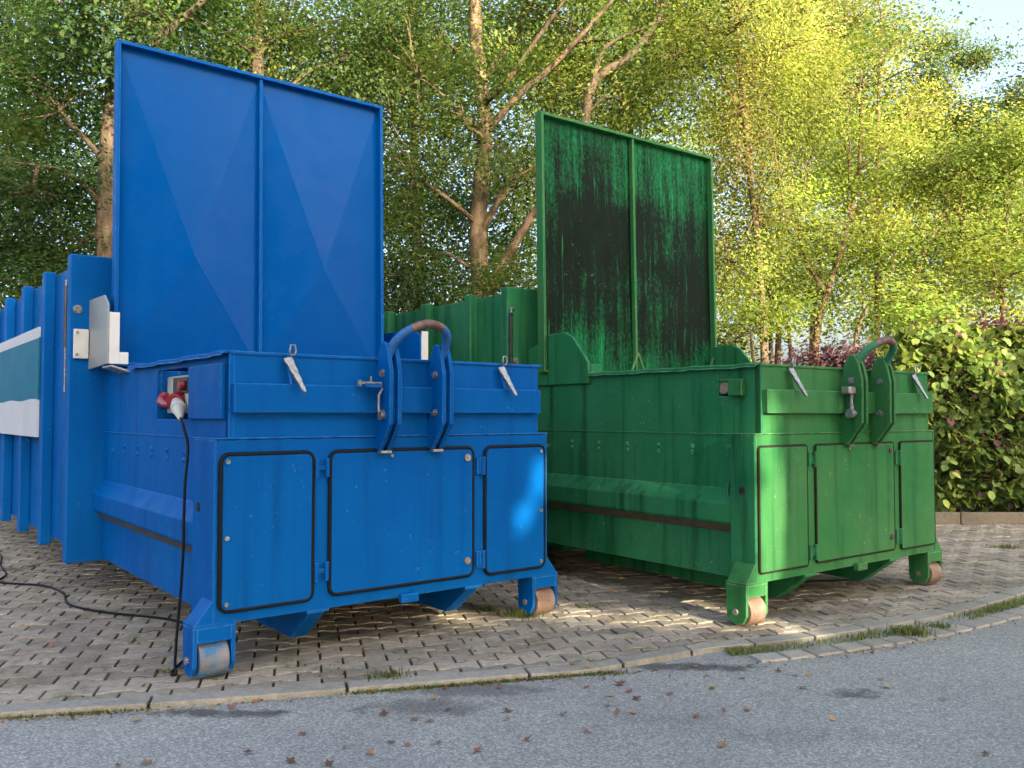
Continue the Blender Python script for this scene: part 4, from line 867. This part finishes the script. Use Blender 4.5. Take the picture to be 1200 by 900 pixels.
for lab, lst in by.items():
    lst.sort(key=lambda q: q[0])
    for k, (px, o) in enumerate(lst):
        tag(o, lab if len(lst) == 1 else f'{"rightmost" if k == len(lst) - 1 else ORD[k]} {lab}', 'leaf', 'fallen leaves')
# crumbs of leaf litter gathered in the gutter and against the machines
pts = []
for s in np.linspace(arc_of_x(-3.5), arc_of_x(4.5), 900):
    p, t, n = edge_at(s); o = -abs(RNG.normal()) * .05 + .004
    if RNG.random() < .5 + .4 * math.sin(s * 2.7): pts.append((p[0] + n[0] * o, p[1] + n[1] * o, -.024))
for _ in range(700):
    b = BB if RNG.random() < .5 else GB; q = to_world(b, (RNG.uniform(-.5, 2.9), RNG.normal() * .5 - .1, .004)); pts.append(q)
for _ in range(500): q = gpt(RNG.uniform(0, 1200), RNG.uniform(640, 760), .003); pts.append(q)
pts = np.array(pts); pts = pts[[(p[2] < -.01) or ((np.array(p[:2]) - KE[(k := int(np.argmin((KE[:, 0] - p[0]) ** 2 + (KE[:, 1] - p[1]) ** 2))), :2]) @ KE[k, 2:] > .02) for p in pts]]
tag(leaves('leaf_litter', pts, .020, 'dry_leaf', None, palette(len(pts), [(.14, .08, .045), (.22, .13, .065), (.08, .05, .03), (.24, .18, .09)], (3, 3, 2, 1)), up=2.5, droop=0), 'crumbs of brown leaf litter scattered in the gutter and on the pavers', 'leaf litter', kind='stuff')
# ------------------------------------------------------------------ unseen trees behind the viewer, added to shade the yard and shape sun patches
TAN = math.tan(SUN_EL)
def sq(P):
    P = np.atleast_2d(np.asarray(P, float)); t = P[:, 0] * SUN_D[0] + P[:, 1] * SUN_D[1]; return np.stack([P[:, 0] * SUN_E[0] + P[:, 1] * SUN_E[1], P[:, 2] - t * TAN], 1)
def cap_dist(Q, a, b):
    ab = b - a; t = np.clip(((Q - a) @ ab) / (ab @ ab), 0, 1); return np.linalg.norm(Q - (a + t[:, None] * ab), axis=1)
GAPS = []  # holes cut through the added crowns so sun patches fall where wanted
def gap(A, Bp, r): a, b = sq(A)[0], sq(Bp)[0]; GAPS.append((a, b, r))
gap(gpt(520, 724), gpt(700, 722), .0); gap(gpt(700, 722), gpt(930, 738), .07)
gap(to_world(BB, (2.38, 0, 1.04)), to_world(BB, (2.12, 0, .60)), .02)
gap(to_world(GB, (.13, 0, 1.42)), to_world(GB, (.17, 0, .30)), .10)
def keep_shade(P):
    Q = sq(P) ; ok = np.ones(len(P), bool)
    for a, b, r in GAPS: ok &= cap_dist(Q, a, b) > r + .12 + .02 * RNG.normal(size=len(P))
    return ok
def st_(s, t, z): return (SUN_E[0] * s + SUN_D[0] * t, SUN_E[1] * s + SUN_D[1] * t, z)
SH = []
for i, (s, t, lab) in enumerate(((-6.5, 12, 'first'), (-2.2, 13, 'second'), (1.0, 11.5, 'third'), (5.75, 12.5, 'fourth'), (7.7, 12.0, 'fifth'))):
    tree('unseen_shade_tree', f'{lab} large leafy unseen tree added behind the viewer to shade the yard', [st_(s, t, -.08), st_(s + .1, t, 3), st_(s - .1, t, 7), st_(s, t, 12)], .25, .12,
         [(st_(s, t, 6.0), (2.1, 2.1, 2.6), 60), (st_(s + .3, t, 9.5), (2.3, 2.1, 2.6), 62), (st_(s, t, 13.2), (2.2, 2.1, 2.4), 46), (st_(s - .2, t, 4.0), (2.4, 1.9, 1.6), 44)] + ([(st_(3.4, t, 4.6), (1.6, 1.6, 1.3), 34), (st_(3.4, t, 8.6), (1.6, 1.6, 2.6), 44)] if lab == 'third' else []), MIDG, .31, 175, .66, 'bark_dark', keep=keep_shade, mat='leaf_opaque', group='unseen trees added for shade')

for s, t, lab in ((10.0, 12.5, 'first'), (13.0, 12.0, 'second')):  # two lower trees added out of view to shade the hedge side
    tree('unseen_shade_tree', f'{lab} lower round-crowned unseen tree added behind the viewer for shade', [st_(s, t, -.08), st_(s + .1, t, 3), st_(s, t, 6)], .18, .08,
         [(st_(s, t, 5.6), (2.0, 1.9, 1.7), 60), (st_(s, t, 7.3), (1.7, 1.7, .9), 34), (st_(s, t, 3.6), (2.0, 1.8, 1.4), 40)], MIDG, .30, 140, .55, 'bark_dark', keep=keep_shade, mat='leaf_opaque', group='unseen trees added for shade')
